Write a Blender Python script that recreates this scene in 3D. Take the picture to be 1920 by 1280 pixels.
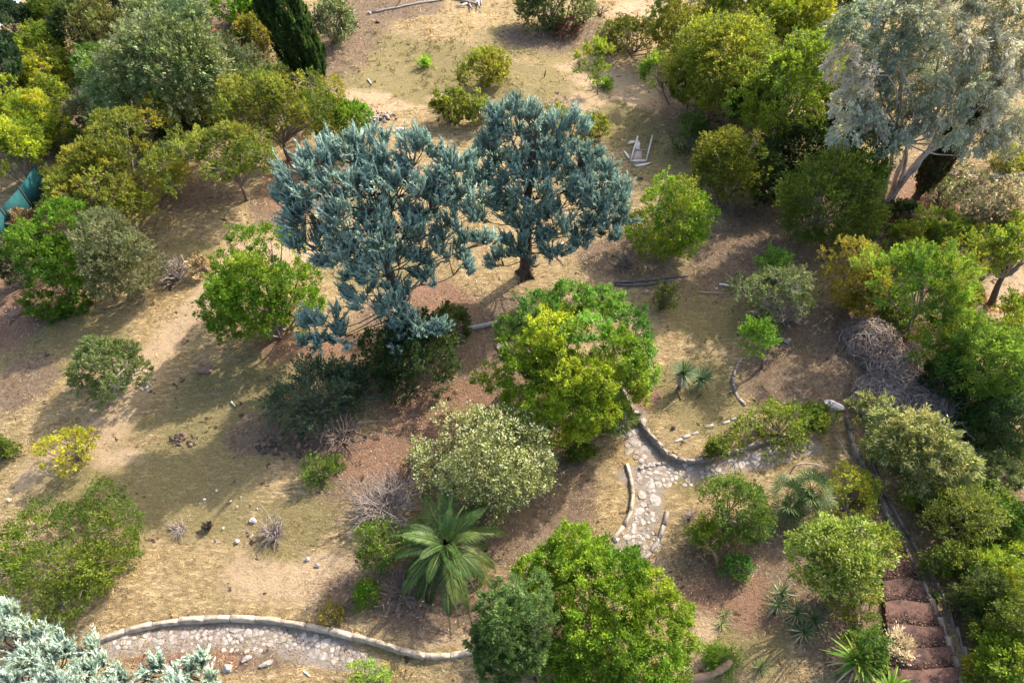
import bpy, math, random
import numpy as np
from mathutils import Vector

# ------------------------------------------------------------------ camera, world, sun
for o in list(bpy.data.objects):
    bpy.data.objects.remove(o)
scene = bpy.context.scene
COL = scene.collection
CAM_H, PITCH, FPX = 22.0, math.radians(50.0), 1280.0
cam_d = bpy.data.cameras.new('camera')
cam = bpy.data.objects.new('camera', cam_d)
COL.objects.link(cam)
cam.location = (0, 0, CAM_H)
cam.rotation_euler = (math.pi / 2 - PITCH, 0, 0)
cam_d.sensor_width = 36.0
cam_d.lens = 36.0 * FPX / 1920.0
cam_d.clip_end = 3000.0
scene.camera = cam

SUN_EL = math.radians(39.0)
SUN_AZ = math.atan2(0.70, 0.71)            # towards +x +y, behind the clearing
SUN_DIR = Vector((math.sin(SUN_AZ) * math.cos(SUN_EL), math.cos(SUN_AZ) * math.cos(SUN_EL), math.sin(SUN_EL)))
world = bpy.data.worlds.new('World')
scene.world = world
world.use_nodes = True
wn = world.node_tree
bg = wn.nodes['Background']
sky = wn.nodes.new('ShaderNodeTexSky')
sky.sky_type = 'NISHITA'
sky.sun_disc = False
sky.sun_elevation = SUN_EL
sky.sun_rotation = SUN_AZ
sky.air_density = 1.0
sky.dust_density = 4.0
sky.ozone_density = 1.0
wn.links.new(sky.outputs[0], bg.inputs[0])
bg.inputs[1].default_value = 0.15
sl = bpy.data.lights.new('sun', 'SUN')
sl.energy = 2.75
sl.angle = math.radians(0.6)
sl.color = (1.0, 0.90, 0.76)
so = bpy.data.objects.new('sun', sl)
COL.objects.link(so)
so.rotation_euler = (-SUN_DIR).to_track_quat('-Z', 'Y').to_euler()
so.location = (20, 20, 40)
vs = scene.view_settings
vs.view_transform = 'Standard'
vs.look = 'None'
vs.exposure = 1.58
vs.gamma = 1.0
vs.use_curve_mapping = False

# ------------------------------------------------------------------ geometry of the view
CP, SP = math.cos(PITCH), math.sin(PITCH)
def ray(px, py):
    a, b = (px - 960.0) / FPX, (640.0 - py) / FPX
    return np.array([a, CP + b * SP, -SP + b * CP])
def flat_xy(px, py):
    r = ray(px, py)
    t = CAM_H / -r[2]
    return r[0] * t, r[1] * t
def poly(pts):
    return np.array([flat_xy(*p) for p in pts])

# ------------------------------------------------------------------ value noise
_lat = np.random.default_rng(77).random((256, 256))
def vnoise(x, y, s):
    x = np.asarray(x, float) * s + 100.0; y = np.asarray(y, float) * s + 100.0
    xi, yi = np.floor(x).astype(int), np.floor(y).astype(int)
    fx, fy = x - xi, y - yi
    fx, fy = fx * fx * (3 - 2 * fx), fy * fy * (3 - 2 * fy)
    g = lambda a, b: _lat[a % 256, b % 256]
    return (g(xi, yi) * (1 - fx) + g(xi + 1, yi) * fx) * (1 - fy) + (g(xi, yi + 1) * (1 - fx) + g(xi + 1, yi + 1) * fx) * fy
def fbm(x, y, s, o=4):
    v, a, n = 0, 1.0, 0
    for i in range(o):
        v = v + a * vnoise(x + 13.7 * i, y - 7.1 * i, s * 2 ** i); n += a; a *= .5
    return v / n

# ------------------------------------------------------------------ terrain height
WALL_A = [(188, 1202), (250, 1176), (320, 1165), (400, 1160), (475, 1159), (550, 1166), (620, 1180), (690, 1200), (750, 1221), (800, 1238), (840, 1243), (872, 1238), (890, 1222)]
WALL_B = [(1158, 690), (1166, 722), (1180, 760), (1204, 800), (1232, 838), (1252, 861), (1280, 871), (1312, 869), (1345, 861), (1395, 845), (1450, 826), (1500, 808)]
WALL_C = [(1176, 868), (1186, 900), (1191, 935), (1188, 962), (1176, 988), (1150, 1010)]
WALL_D = [(1251, 958), (1246, 985), (1240, 1012), (1222, 1036), (1200, 1054)]
WALL_E = [(1392, 668), (1379, 684), (1374, 706), (1377, 732), (1386, 750), (1398, 760)]
KERB_L = [(1590, 780), (1594, 815), (1600, 838), (1612, 860), (1628, 890), (1645, 915), (1655, 940), (1668, 975), (1690, 1010), (1705, 1040), (1722, 1075), (1742, 1115), (1760, 1150), (1775, 1190), (1792, 1235), (1808, 1280), (1816, 1310)]
KERB_R = [(1622, 790), (1634, 830), (1637, 870), (1650, 905), (1668, 945), (1700, 990), (1722, 1030), (1748, 1075), (1768, 1110), (1784, 1150), (1800, 1190), (1818, 1235), (1835, 1290)]
_terr = [(poly(WALL_A), +1, .17, 3.0), (poly(WALL_B), +1, .18, 3.5), (poly(WALL_C), -1, .06, 1.5)]
def sdist(P, x, y):
    """signed distance to an open line, and the arc parameter 0..1 (left of travel = +1)"""
    best = np.full(np.shape(x), 1e9); sg = np.zeros(np.shape(x)); ss = np.zeros(np.shape(x))
    ln = np.hypot(*np.diff(P, axis=0).T); tot = ln.sum(); acc = 0
    for i in range(len(P) - 1):
        a, d = P[i], P[i + 1] - P[i]
        t = np.clip(((x - a[0]) * d[0] + (y - a[1]) * d[1]) / (ln[i] ** 2), 0, 1)
        qx, qy = x - a[0] - d[0] * t, y - a[1] - d[1] * t
        dd = np.hypot(qx, qy); cr = np.sign(d[0] * (y - a[1]) - d[1] * (x - a[0]))
        m = dd < best
        best = np.where(m, dd, best); sg = np.where(m, cr, sg); ss = np.where(m, (acc + t * ln[i]) / tot, ss)
        acc += ln[i]
    return best * sg, ss
ST_X, ST_Y0, ST_Y1 = flat_xy(1690, 1060)[0], flat_xy(1700, 1300)[1], flat_xy(1690, 1030)[1]
def h_raw(x, y):
    x = np.asarray(x, float); y = np.asarray(y, float)
    z = .20 * np.sin(x * .23 + 1) * np.cos(y * .19) + .10 * np.sin(.55 * x + .35 * y) + .05 * np.sin(1.3 * x - .9 * y)
    z = z + .25 * (fbm(x, y, .22, 3) - .5)
    near = np.clip((ST_Y1 - y) / (ST_Y1 - ST_Y0), 0, 1.6) * .95
    z = z * (1 - .8 * np.clip(1 - np.abs(x - ST_X) / 3, 0, 1) * (y < ST_Y1 + 3)) + near * np.clip((x - ST_X + 5.0) / 5.0, 0, 1)
    for P, s, a, f in _terr:
        d, q = sdist(P, x, y)
        d = d * s
        z = z + a * np.clip(4 * np.minimum(q, 1 - q), 0, 1) ** .6 * np.where(d > 0, np.clip(1 - d / f, 0, 1) ** 1.3, 0)
    return z
_gx, _gy, _gs = -70.0, -8.0, .1
_HG = h_raw(*np.meshgrid(_gx + _gs * np.arange(1401), _gy + _gs * np.arange(901)))
def h(x, y):
    """terrain height, read off a 10 cm grid of h_raw"""
    u = np.clip((np.asarray(x, float) - _gx) / _gs, 0, 1399.999); v = np.clip((np.asarray(y, float) - _gy) / _gs, 0, 899.999)
    i, j = u.astype(int), v.astype(int); u = u - i; v = v - j
    return (_HG[j, i] * (1 - u) + _HG[j, i + 1] * u) * (1 - v) + (_HG[j + 1, i] * (1 - u) + _HG[j + 1, i + 1] * u) * v
def on_ground(px, py, lift=0.0):
    r = ray(px, py); t = CAM_H / -r[2]
    for _ in range(4):
        g = float(h(r[0] * t, r[1] * t)) + lift
        t = (CAM_H - g) / -r[2]
    return np.array([r[0] * t, r[1] * t, float(h(r[0] * t, r[1] * t))])
def ppm(p):
    v = np.asarray(p, float) - np.array([0, 0, CAM_H])
    return FPX / (v[1] * CP - v[2] * SP)

# ------------------------------------------------------------------ node helpers
def new_mat(name):
    m = bpy.data.materials.new(name); m.use_nodes = True
    nt = m.node_tree
    for n in list(nt.nodes): nt.nodes.remove(n)
    out = nt.nodes.new('ShaderNodeOutputMaterial')
    return m, nt, out
def N(nt, t, **kw):
    n = nt.nodes.new(t)
    for k, v in kw.items():
        if k.startswith('i_'): n.inputs[k[2:].replace('_', ' ')].default_value = v
        else: setattr(n, k, v)
    return n
def mixc(nt, fac, a, b, mode='MIX'):
    n = nt.nodes.new('ShaderNodeMix'); n.data_type = 'RGBA'; n.blend_type = mode
    for s, v in ((0, fac), (6, a), (7, b)):
        if hasattr(v, 'links') or isinstance(v, bpy.types.NodeSocket): nt.links.new(v, n.inputs[s])
        elif s == 0: n.inputs[0].default_value = v
        else: n.inputs[s].default_value = (*v, 1)
    return n.outputs[2]
def ramp(nt, src, p0, p1):
    n = nt.nodes.new('ShaderNodeMapRange'); n.inputs[1].default_value = p0; n.inputs[2].default_value = p1
    nt.links.new(src, n.inputs[0]); return n.outputs[0]
def noise(nt, scale, detail=3, rough=.55, coord=None):
    n = nt.nodes.new('ShaderNodeTexNoise'); n.inputs['Scale'].default_value = scale
    n.inputs['Detail'].default_value = detail; n.inputs['Roughness'].default_value = rough
    if coord is not None: nt.links.new(coord, n.inputs['Vector'])
    return n.outputs['Fac']

def leaf_mat(name, trans=.35, rough=.55, spec=.3):
    m, nt, out = new_mat(name)
    at = N(nt, 'ShaderNodeAttribute', attribute_name='col')
    geo = N(nt, 'ShaderNodeNewGeometry')
    nz = noise(nt, 1.7, 2, .5, geo.outputs['Position'])
    v = ramp(nt, nz, .3, .7)
    hs = N(nt, 'ShaderNodeHueSaturation'); nt.links.new(at.outputs['Color'], hs.inputs['Color'])
    mr = nt.nodes.new('ShaderNodeMapRange'); mr.inputs[3].default_value = .95; mr.inputs[4].default_value = 1.5
    nt.links.new(v, mr.inputs[0]); nt.links.new(mr.outputs[0], hs.inputs['Value'])
    b = N(nt, 'ShaderNodeBsdfPrincipled'); b.inputs['Roughness'].default_value = rough
    b.inputs['Specular IOR Level'].default_value = spec
    nt.links.new(hs.outputs[0], b.inputs['Base Color'])
    tr = N(nt, 'ShaderNodeBsdfTranslucent')
    tc = mixc(nt, .45, hs.outputs[0], (1.35, 1.25, .5), 'MULTIPLY')
    nt.links.new(tc, tr.inputs['Color'])
    ms = N(nt, 'ShaderNodeMixShader'); ms.inputs[0].default_value = trans
    nt.links.new(b.outputs[0], ms.inputs[1]); nt.links.new(tr.outputs[0], ms.inputs[2])
    nt.links.new(ms.outputs[0], out.inputs[0])
    return m
def simple_mat(name, c1, c2, scale=6, rough=.85, bump=.4, c3=None, s3=1.5):
    m, nt, out = new_mat(name)
    tc = N(nt, 'ShaderNodeNewGeometry'); P = tc.outputs['Position']
    f = ramp(nt, noise(nt, scale, 5, .65, P), .33, .67)
    c = mixc(nt, f, c1, c2)
    if c3:
        f3 = ramp(nt, noise(nt, s3, 5, .7, P), .5, .64)
        c = mixc(nt, f3, c, c3)
    oi = N(nt, 'ShaderNodeObjectInfo')
    mr = nt.nodes.new('ShaderNodeMapRange'); mr.inputs[3].default_value = .8; mr.inputs[4].default_value = 1.15
    nt.links.new(oi.outputs['Random'], mr.inputs[0])
    hs = N(nt, 'ShaderNodeHueSaturation'); nt.links.new(c, hs.inputs['Color']); nt.links.new(mr.outputs[0], hs.inputs['Value'])
    b = N(nt, 'ShaderNodeBsdfPrincipled'); b.inputs['Roughness'].default_value = rough
    b.inputs['Specular IOR Level'].default_value = .25
    nt.links.new(hs.outputs[0], b.inputs['Base Color'])
    if bump:
        bp = N(nt, 'ShaderNodeBump'); bp.inputs['Strength'].default_value = bump; bp.inputs['Distance'].default_value = .03
        nt.links.new(noise(nt, scale * 3, 4, .7, P), bp.inputs['Height']); nt.links.new(bp.outputs[0], b.inputs['Normal'])
    nt.links.new(b.outputs[0], out.inputs[0])
    return m
M_LEAF = leaf_mat('broad_leaf', .48, .55, .22)
M_FEATHER = leaf_mat('fine_foliage', .50, .7, .15)
M_NEEDLE = leaf_mat('blue_needles', .2, .75, .12)
M_PALM = leaf_mat('palm_leaf', .22, .5, .2)
M_DRY = leaf_mat('dry_leaf', .2, .8, .1)
M_BARK = simple_mat('bark', (.11, .08, .06), (.20, .15, .12), 9)
M_BARKD = simple_mat('dark_bark', (.05, .037, .03), (.10, .075, .06), 9)
M_BARKP = simple_mat('pale_bark', (.30, .24, .21), (.44, .37, .33), 3, c3=(.22, .14, .11), s3=2)
M_TWIG = simple_mat('grey_twig', (.23, .19, .165), (.38, .32, .285), 8, bump=0)
M_TWIGD = simple_mat('brown_twig', (.15, .11, .09), (.26, .20, .17), 8, bump=0)
M_STONE = simple_mat('wall_stone', (.33, .27, .20), (.47, .40, .31), 7, c3=(.20, .17, .13), s3=4)
M_STONE2 = simple_mat('grey_stone', (.22, .185, .16), (.35, .30, .26), 7, c3=(.13, .11, .09), s3=5)
M_FLAG = simple_mat('paving_stone', (.25, .22, .195), (.40, .365, .33), 6, c3=(.19, .155, .12), s3=5)
M_ROCK = simple_mat('rock', (.33, .26, .20), (.48, .39, .31), 5)
M_ROCKD = simple_mat('brown_rock', (.13, .085, .06), (.22, .15, .11), 5)
M_WHITE = simple_mat('weathered_white', (.48, .43, .39), (.62, .57, .53), 5, c3=(.40, .35, .30), s3=6, bump=.1)
M_WOODG = simple_mat('grey_wood', (.24, .20, .19), (.38, .34, .33), 9)
M_WOODB = simple_mat('brown_wood', (.16, .10, .07), (.28, .19, .13), 9)
M_STEP = simple_mat('red_step', (.055, .029, .023), (.115, .06, .046), 5, c3=(.028, .018, .016), s3=2.6)
M_KERB = simple_mat('dark_kerb', (.15, .12, .10), (.25, .205, .17), 5, c3=(.07, .065, .035), s3=2)
M_TEAL = simple_mat('teal_mesh', (.012, .075, .085), (.02, .12, .13), 3, bump=.1)
M_POST = simple_mat('post_metal', (.03, .035, .035), (.06, .06, .06), 3, bump=0)
M_PIPE = simple_mat('grey_pipe', (.09, .075, .085), (.15, .13, .14), 6, bump=.1)
M_SLAB = simple_mat('slab', (.36, .27, .18), (.48, .38, .27), 4)

# ------------------------------------------------------------------ mesh helpers
def mesh_np(name, V, F, mat, C=None, smooth=False):
    """V (n,3); F (m,k) same vertex count per face, or a list of such arrays"""
    Fs = F if isinstance(F, list) else [F]
    Fs = [f for f in Fs if len(f)]
    me = bpy.data.meshes.new(name)
    V = np.ascontiguousarray(V, dtype=np.float32)
    me.vertices.add(len(V)); me.vertices.foreach_set('co', V.ravel())
    li = np.concatenate([f.ravel() for f in Fs]).astype(np.int32)
    tot = np.concatenate([np.full(len(f), f.shape[1]) for f in Fs]).astype(np.int32)
    st = np.concatenate([[0], np.cumsum(tot)[:-1]]).astype(np.int32)
    me.loops.add(len(li)); me.loops.foreach_set('vertex_index', li)
    me.polygons.add(len(tot)); me.polygons.foreach_set('loop_start', st); me.polygons.foreach_set('loop_total', tot)
    if smooth: me.polygons.foreach_set('use_smooth', np.ones(len(tot), bool))
    me.update(calc_edges=True)
    if C is not None:
        a = me.color_attributes.new('col', 'FLOAT_COLOR', 'POINT')
        c4 = np.ones((len(V), 4), np.float32); c4[:, :C.shape[1]] = C
        a.data.foreach_set('color', c4.ravel())
    me.materials.append(mat)
    return me
def link(name, me, parent=None, loc=None):
    o = bpy.data.objects.new(name, me); COL.objects.link(o)
    if parent is not None: o.parent = parent
    if loc is not None: o.location = loc
    return o
def tag(o, label, cat, group=None):
    o['label'] = label; o['category'] = cat
    if group: o['group'] = group
    return o
def thing(name, label, cat, loc, group=None, rz=0):
    o = bpy.data.objects.new(name, None); COL.objects.link(o)
    o.empty_display_size = .3
    o.location = tuple(float(v) for v in loc); o.rotation_euler = (0, 0, rz)
    return tag(o, label, cat, group)
def unit(v):
    return v / np.maximum(np.linalg.norm(v, axis=-1, keepdims=True), 1e-9)
def rdir(g, n):
    return unit(g.normal(size=(n, 3)))

class Leaves:
    """collects flat leaves as rhombi or triangles"""
    def __init__(s, g): s.g = g; s.V = []; s.Q = []; s.T = []; s.C = []; s.n = 0
    def add(s, P, D, L, W, C, tri=False, flat=.8):
        g = s.g; n = len(P)
        if n == 0: return
        L = np.broadcast_to(L, (n,))[:, None]; W = np.broadcast_to(W, (n,))[:, None]
        up = np.array([0, 0, 1.0]) + g.normal(size=(n, 3)) * flat
        S = unit(np.cross(D, up))
        if tri:
            V = np.stack([P - S * W / 2, P + S * W / 2, P + D * L], 1)
            s.T.append(s.n + np.arange(n * 3).reshape(n, 3)); k = 3
        else:
            B = unit(np.cross(S, D)) * L * .12
            V = np.stack([P, P + D * L * .45 + S * W / 2 + B, P + D * L, P + D * L * .45 - S * W / 2 + B], 1)
            s.Q.append(s.n + np.arange(n * 4).reshape(n, 4)); k = 4
        s.V.append(V.reshape(-1, 3)); s.C.append(np.repeat(C, k, 0)); s.n += n * k
    def mesh(s, name, mat, org):
        if not s.V: return None
        V = np.concatenate(s.V) - np.asarray(org)
        F = []
        if s.Q: F.append(np.concatenate(s.Q))
        if s.T: F.append(np.concatenate(s.T))
        return mesh_np(name, V, F, mat, np.clip(np.concatenate(s.C), 0, 1))
class Tubes:
    def __init__(s): s.V = []; s.F = []; s.n = 0
    def add(s, pts, rad, k=5):
        pts = np.asarray(pts, float); m = len(pts)
        rad = np.broadcast_to(rad, (m,))
        T = np.gradient(pts, axis=0); T = unit(T)
        ref = np.array([0, 0, 1.0]) if abs(T[0, 2]) < .9 else np.array([1.0, 0, 0])
        A = unit(np.cross(T, ref)); B = np.cross(T, A)
        an = np.arange(k) * 2 * math.pi / k
        V = pts[:, None] + rad[:, None, None] * (np.cos(an)[None, :, None] * A[:, None] + np.sin(an)[None, :, None] * B[:, None])
        s.V.append(V.reshape(-1, 3))
        i = np.arange(m - 1)[:, None] * k; j = np.arange(k)[None]
        jn = (j + 1) % k
        F = np.stack([i + j, i + jn, i + k + jn, i + k + j], -1).reshape(-1, 4) + s.n
        s.F.append(F); s.n += m * k
    def mesh(s, name, mat, org):
        if not s.V: return None
        return mesh_np(name, np.concatenate(s.V) - np.asarray(org), np.concatenate(s.F), mat, smooth=True)
def curve(a, b, g, wob=.12, sag=0, n=6):
    t = np.linspace(0, 1, n)[:, None]
    a, b = np.asarray(a, float), np.asarray(b, float); Ln = np.linalg.norm(b - a)
    off = g.normal(size=3) * wob * Ln + np.array([0, 0, -sag * Ln])
    off2 = g.normal(size=3) * wob * .5 * Ln
    return a + (b - a) * t + off * (t * (1 - t) * 2) + off2 * np.sin(t * 2 * math.pi) * .5
TRI = [0]
STAT = {}
def count(me):
    if me is not None:
        n = len(me.loops) - 2 * len(me.polygons); TRI[0] += n; k = me.name.split('.')[0]; STAT[k] = STAT.get(k, 0) + n
    return me
# ------------------------------------------------------------------ ground
def zone_fields(x, y):
    """where the ground is leaf litter, greener grass, bare red soil, worn pale track"""
    def blob(px, py, rx, ry, soft=.5):
        c = np.array(flat_xy(px, py)); a = abs(flat_xy(px + rx, py)[0] - c[0]); b = abs(flat_xy(px, py - ry)[1] - flat_xy(px, py + ry)[1]) / 2
        d = np.sqrt(((x - c[0]) / a) ** 2 + ((y - c[1]) / b) ** 2) + (fbm(x, y, .5, 4) - .5) * 1.1
        return np.clip((1 + soft - d) / soft / 2, 0, 1)
    def band(pts, w, soft=.6):
        d, _ = sdist(poly(pts), x, y); d = np.abs(d) + (fbm(x, y, .8, 3) - .5) * w * 1.2
        return np.clip((w * (1 + soft) - d) / (w * soft * 2), 0, 1)
    Z = lambda L: np.max([blob(*b) for b in L], 0)
    lit = Z([(1440, 480, 190, 75), (1560, 640, 100, 170), (1330, 200, 90, 90), (1500, 420, 190, 60), (850, 720, 180, 90), (1000, 960, 130, 110), (780, 1130, 170, 80), (850, 610, 200, 60),
             (430, 1210, 200, 50), (40, 590, 60, 50), (130, 200, 130, 100), (330, 370, 120, 30), (560, 350, 80, 70), (1650, 480, 160, 120), (1400, 1050, 140, 70), (1600, 1180, 110, 90),
             (660, 30, 70, 90), (700, 880, 130, 70), (1450, 720, 70, 60), (1190, 480, 90, 50), (1050, 900, 80, 50), (1700, 350, 120, 50), (420, 50, 60, 60), (1060, 60, 120, 30), (760, 10, 90, 22), (90, 360, 50, 60), (1830, 1000, 130, 300), (480, 820, 60, 35), (600, 850, 60, 40), (40, 720, 60, 50)])
    grn = Z([(420, 800, 170, 140), (330, 930, 150, 100), (1290, 730, 120, 70), (780, 130, 120, 55), (700, 110, 90, 50), (1280, 320, 90, 70), (560, 980, 80, 60), (1000, 70, 100, 40), (1330, 790, 90, 30), (1330, 570, 90, 60),
             (960, 160, 120, 40), (1400, 1200, 70, 60), (300, 480, 90, 40), (90, 650, 130, 70), (700, 500, 120, 50), (150, 940, 90, 60), (1180, 240, 70, 40), (90, 650, 90, 60), (1300, 900, 60, 40)])
    red = Z([(830, 780, 120, 50), (820, 850, 60, 40), (40, 560, 60, 80), (620, 655, 110, 34), (860, 760, 100, 40), (800, 560, 90, 40), (560, 310, 60, 60), (700, 860, 90, 40), (1380, 1120, 90, 60), (60, 420, 60, 50), (1700, 620, 80, 60), (350, 1240, 120, 22), (1180, 740, 50, 40), (1740, 360, 60, 40)])
    pal = np.maximum(band([(680, 215), (760, 195), (860, 165), (960, 140), (1080, 118), (1180, 60), (1230, 5)], .45),
          np.maximum(band([(560, 470), (450, 480), (390, 560), (340, 610), (290, 680), (210, 800), (60, 900)], .9) * .75, band([(1290, 1240), (1340, 1150), (1380, 1090), (1450, 1060), (1500, 1060)], .55)))
    pal = np.maximum(pal, Z([(560, 1080, 160, 60), (960, 1190, 260, 40), (1150, 170, 110, 60), (1200, 20, 60, 30), (700, 180, 60, 20), (1870, 560, 90, 120), (1180, 1130, 60, 40), (200, 870, 110, 40)]) * .8)
    return lit, grn, red, pal
def build_ground():
    un = np.linspace(-1, 1, 310)
    u = np.concatenate([[-40, -8, -3, -1.8, -1.4, -1.15], un, [1.15, 1.4, 1.8, 3, 8, 40]])
    s = np.linspace(0, 1, 285)
    y = np.concatenate([[-60, -15, -4, 0, 2.2], 3.6 + 50 * s ** 1.55, [54.6, 57, 62, 75, 110, 200, 500, 1500]])
    w = 14.5 + np.clip(y - 5, 0, 60) * .70
    X = u[None] * w[:, None]; Y = np.repeat(y[:, None], len(u), 1)
    Z = h(X, Y)
    Z = Z + .06 * (fbm(X, Y, 2.6, 2) - .5) + .10 * (fbm(X, Y, .9, 2) - .5)
    m, n = X.shape
    idx = np.arange(m * n).reshape(m, n)
    F = np.stack([idx[:-1, :-1], idx[:-1, 1:], idx[1:, 1:], idx[1:, :-1]], -1).reshape(-1, 4)
    lit, grn, red, pal = zone_fields(X.ravel(), Y.ravel())
    me = mesh_np('ground', np.stack([X, Y, Z], -1).reshape(-1, 3), F, ground_mat(), np.stack([lit, grn, red], -1), smooth=True)
    a = me.attributes.new('pale', 'FLOAT', 'POINT'); a.data.foreach_set('value', pal.astype(np.float32))
    gx, gy = X.ravel(), Y.ravel(); gr = np.zeros(len(gx))
    for pts, w in (([(1165, 730), (1185, 790), (1215, 850), (1232, 885)], .55), ([(1180, 885), (1240, 885), (1330, 885), (1420, 862), (1520, 835)], .40), ([(1222, 900), (1212, 960), (1192, 1010), (1170, 1040)], .5), ([(215, 1215), (300, 1197), (430, 1190), (540, 1197), (630, 1220), (690, 1245)], .42)):
        d, _ = sdist(poly(pts), gx, gy); gr = np.maximum(gr, np.clip((w * 1.5 - np.abs(d) - (fbm(gx, gy, 1.5, 2) - .5) * .5) / w, 0, 1))
    a = me.attributes.new('worn', 'FLOAT', 'POINT'); a.data.foreach_set('value', (gr * .85).astype(np.float32))
    o = link('ground', me); o['kind'] = 'structure'
    count(me)
    return o
def ground_mat():
    m, nt, out = new_mat('ground')
    P = N(nt, 'ShaderNodeNewGeometry').outputs['Position']
    at = N(nt, 'ShaderNodeAttribute', attribute_name='col')
    sep = N(nt, 'ShaderNodeSeparateColor'); nt.links.new(at.outputs['Color'], sep.inputs[0])
    pa = N(nt, 'ShaderNodeAttribute', attribute_name='pale')
    # stretched fibres of dry grass
    mp = N(nt, 'ShaderNodeMapping'); mp.inputs['Scale'].default_value = (1, 1.9, 1); mp.inputs['Rotation'].default_value = (0, 0, .35)
    nt.links.new(P, mp.inputs[0])
    n1 = noise(nt, 1.3, 6, .68, P); n2 = noise(nt, 9, 5, .7, mp.outputs[0]); n3 = noise(nt, 26, 3, .7, mp.outputs[0]); n4 = noise(nt, .45, 4, .6, P)
    n5 = noise(nt, 4.5, 5, .72, P); n6 = noise(nt, 60, 2, .6, mp.outputs[0])
    mq = N(nt, 'ShaderNodeMapping'); mq.inputs['Scale'].default_value = (1, 3.2, 1); mq.inputs['Rotation'].default_value = (0, 0, -.75); nt.links.new(P, mq.inputs[0])
    n7 = noise(nt, 2.6, 6, .74, mq.outputs[0])
    straw = mixc(nt, ramp(nt, n1, .38, .62), (.30, .22, .11), (.43, .335, .18))
    straw = mixc(nt, ramp(nt, n4, .46, .60), straw, (.31, .25, .125))
    straw = mixc(nt, ramp(nt, n5, .50, .62), straw, (.22, .155, .085))
    straw = mixc(nt, ramp(nt, n7, .54, .62), straw, (.57, .44, .26))
    straw = mixc(nt, ramp(nt, n7, .46, .38), straw, (.19, .145, .075))
    straw = mixc(nt, ramp(nt, n2, .54, .66), straw, (.17, .11, .06))
    straw = mixc(nt, ramp(nt, n3, .57, .70), straw, (.62, .46, .28))
    green = mixc(nt, ramp(nt, n2, .42, .60), (.27, .225, .105), (.165, .14, .062))
    green = mixc(nt, ramp(nt, n7, .52, .62), green, (.33, .275, .13))
    green = mixc(nt, ramp(nt, n5, .50, .64), green, (.215, .165, .09))
    green = mixc(nt, ramp(nt, n3, .57, .70), green, (.40, .33, .17))
    red = mixc(nt, ramp(nt, n2, .4, .62), (.30, .19, .125), (.18, .108, .07))
    red = mixc(nt, ramp(nt, n5, .48, .64), red, (.22, .13, .085))
    red = mixc(nt, ramp(nt, n3, .56, .68), red, (.46, .30, .21))
    vo = N(nt, 'ShaderNodeTexVoronoi'); vo.inputs['Scale'].default_value = 11; nt.links.new(P, vo.inputs['Vector'])
    litter = mixc(nt, ramp(nt, vo.outputs['Color'], .2, .9), (.145, .108, .075), (.255, .195, .13))
    litter = mixc(nt, ramp(nt, n5, .50, .66), litter, (.12, .08, .06))
    litter = mixc(nt, ramp(nt, n3, .58, .68), litter, (.42, .31, .25))
    litter = mixc(nt, ramp(nt, n1, .50, .68), litter, (.22, .155, .09))
    pale = mixc(nt, ramp(nt, n2, .4, .66), (.52, .39, .26), (.38, .28, .18))
    pale = mixc(nt, ramp(nt, n5, .52, .62), pale, (.34, .24, .15))
    pale = mixc(nt, ramp(nt, n7, .50, .60), pale, (.44, .34, .19))
    def edge(s, n, w=.35):
        ad = N(nt, 'ShaderNodeMath', operation='ADD'); nt.links.new(s, ad.inputs[0])
        sb = N(nt, 'ShaderNodeMath', operation='MULTIPLY_ADD'); nt.links.new(n, sb.inputs[0]); sb.inputs[1].default_value = w * 2; sb.inputs[2].default_value = -w
        nt.links.new(sb.outputs[0], ad.inputs[1])
        return ramp(nt, ad.outputs[0], .35, .65)
    c = mixc(nt, edge(pa.outputs['Fac'], n2), straw, pale)
    c = mixc(nt, edge(sep.outputs[1], n1, .5), c, green)
    c = mixc(nt, edge(sep.outputs[0], n2, .6), c, litter)
    c = mixc(nt, edge(sep.outputs[2], n1, .6), c, red)
    gy = N(nt, 'ShaderNodeAttribute', attribute_name='worn')
    grey = mixc(nt, ramp(nt, n2, .4, .66), (.36, .31, .265), (.25, .205, .16))
    c = mixc(nt, edge(gy.outputs['Fac'], n2, .5), c, grey)
    # scattered dark dead tussocks and droppings of soil
    vo2 = N(nt, 'ShaderNodeTexVoronoi'); vo2.inputs['Scale'].default_value = 1.1
    ad = N(nt, 'ShaderNodeVectorMath', operation='ADD'); nt.links.new(P, ad.inputs[0])
    nn = N(nt, 'ShaderNodeTexNoise'); nn.inputs['Scale'].default_value = 3; nt.links.new(P, nn.inputs['Vector']); nt.links.new(nn.outputs['Color'], ad.inputs[1])
    nt.links.new(ad.outputs[0], vo2.inputs['Vector'])
    spot = ramp(nt, vo2.outputs['Distance'], .17, .09)
    c = mixc(nt, spot, c, (.085, .055, .042))
    c = mixc(nt, ramp(nt, n6, .35, .65), c, (1.25, 1.22, 1.18), 'MULTIPLY')
    b = N(nt, 'ShaderNodeBsdfPrincipled'); b.inputs['Roughness'].default_value = .95; b.inputs['Specular IOR Level'].default_value = .1
    nt.links.new(c, b.inputs['Base Color'])
    bp = N(nt, 'ShaderNodeBump'); bp.inputs['Strength'].default_value = 1.0; bp.inputs['Distance'].default_value = .10
    hn = N(nt, 'ShaderNodeMath', operation='ADD'); nt.links.new(n2, hn.inputs[0]); nt.links.new(n3, hn.inputs[1])
    nt.links.new(hn.outputs[0], bp.inputs['Height']); nt.links.new(bp.outputs[0], b.inputs['Normal'])
    nt.links.new(b.outputs[0], out.inputs[0])
    return m
build_ground()

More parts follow.
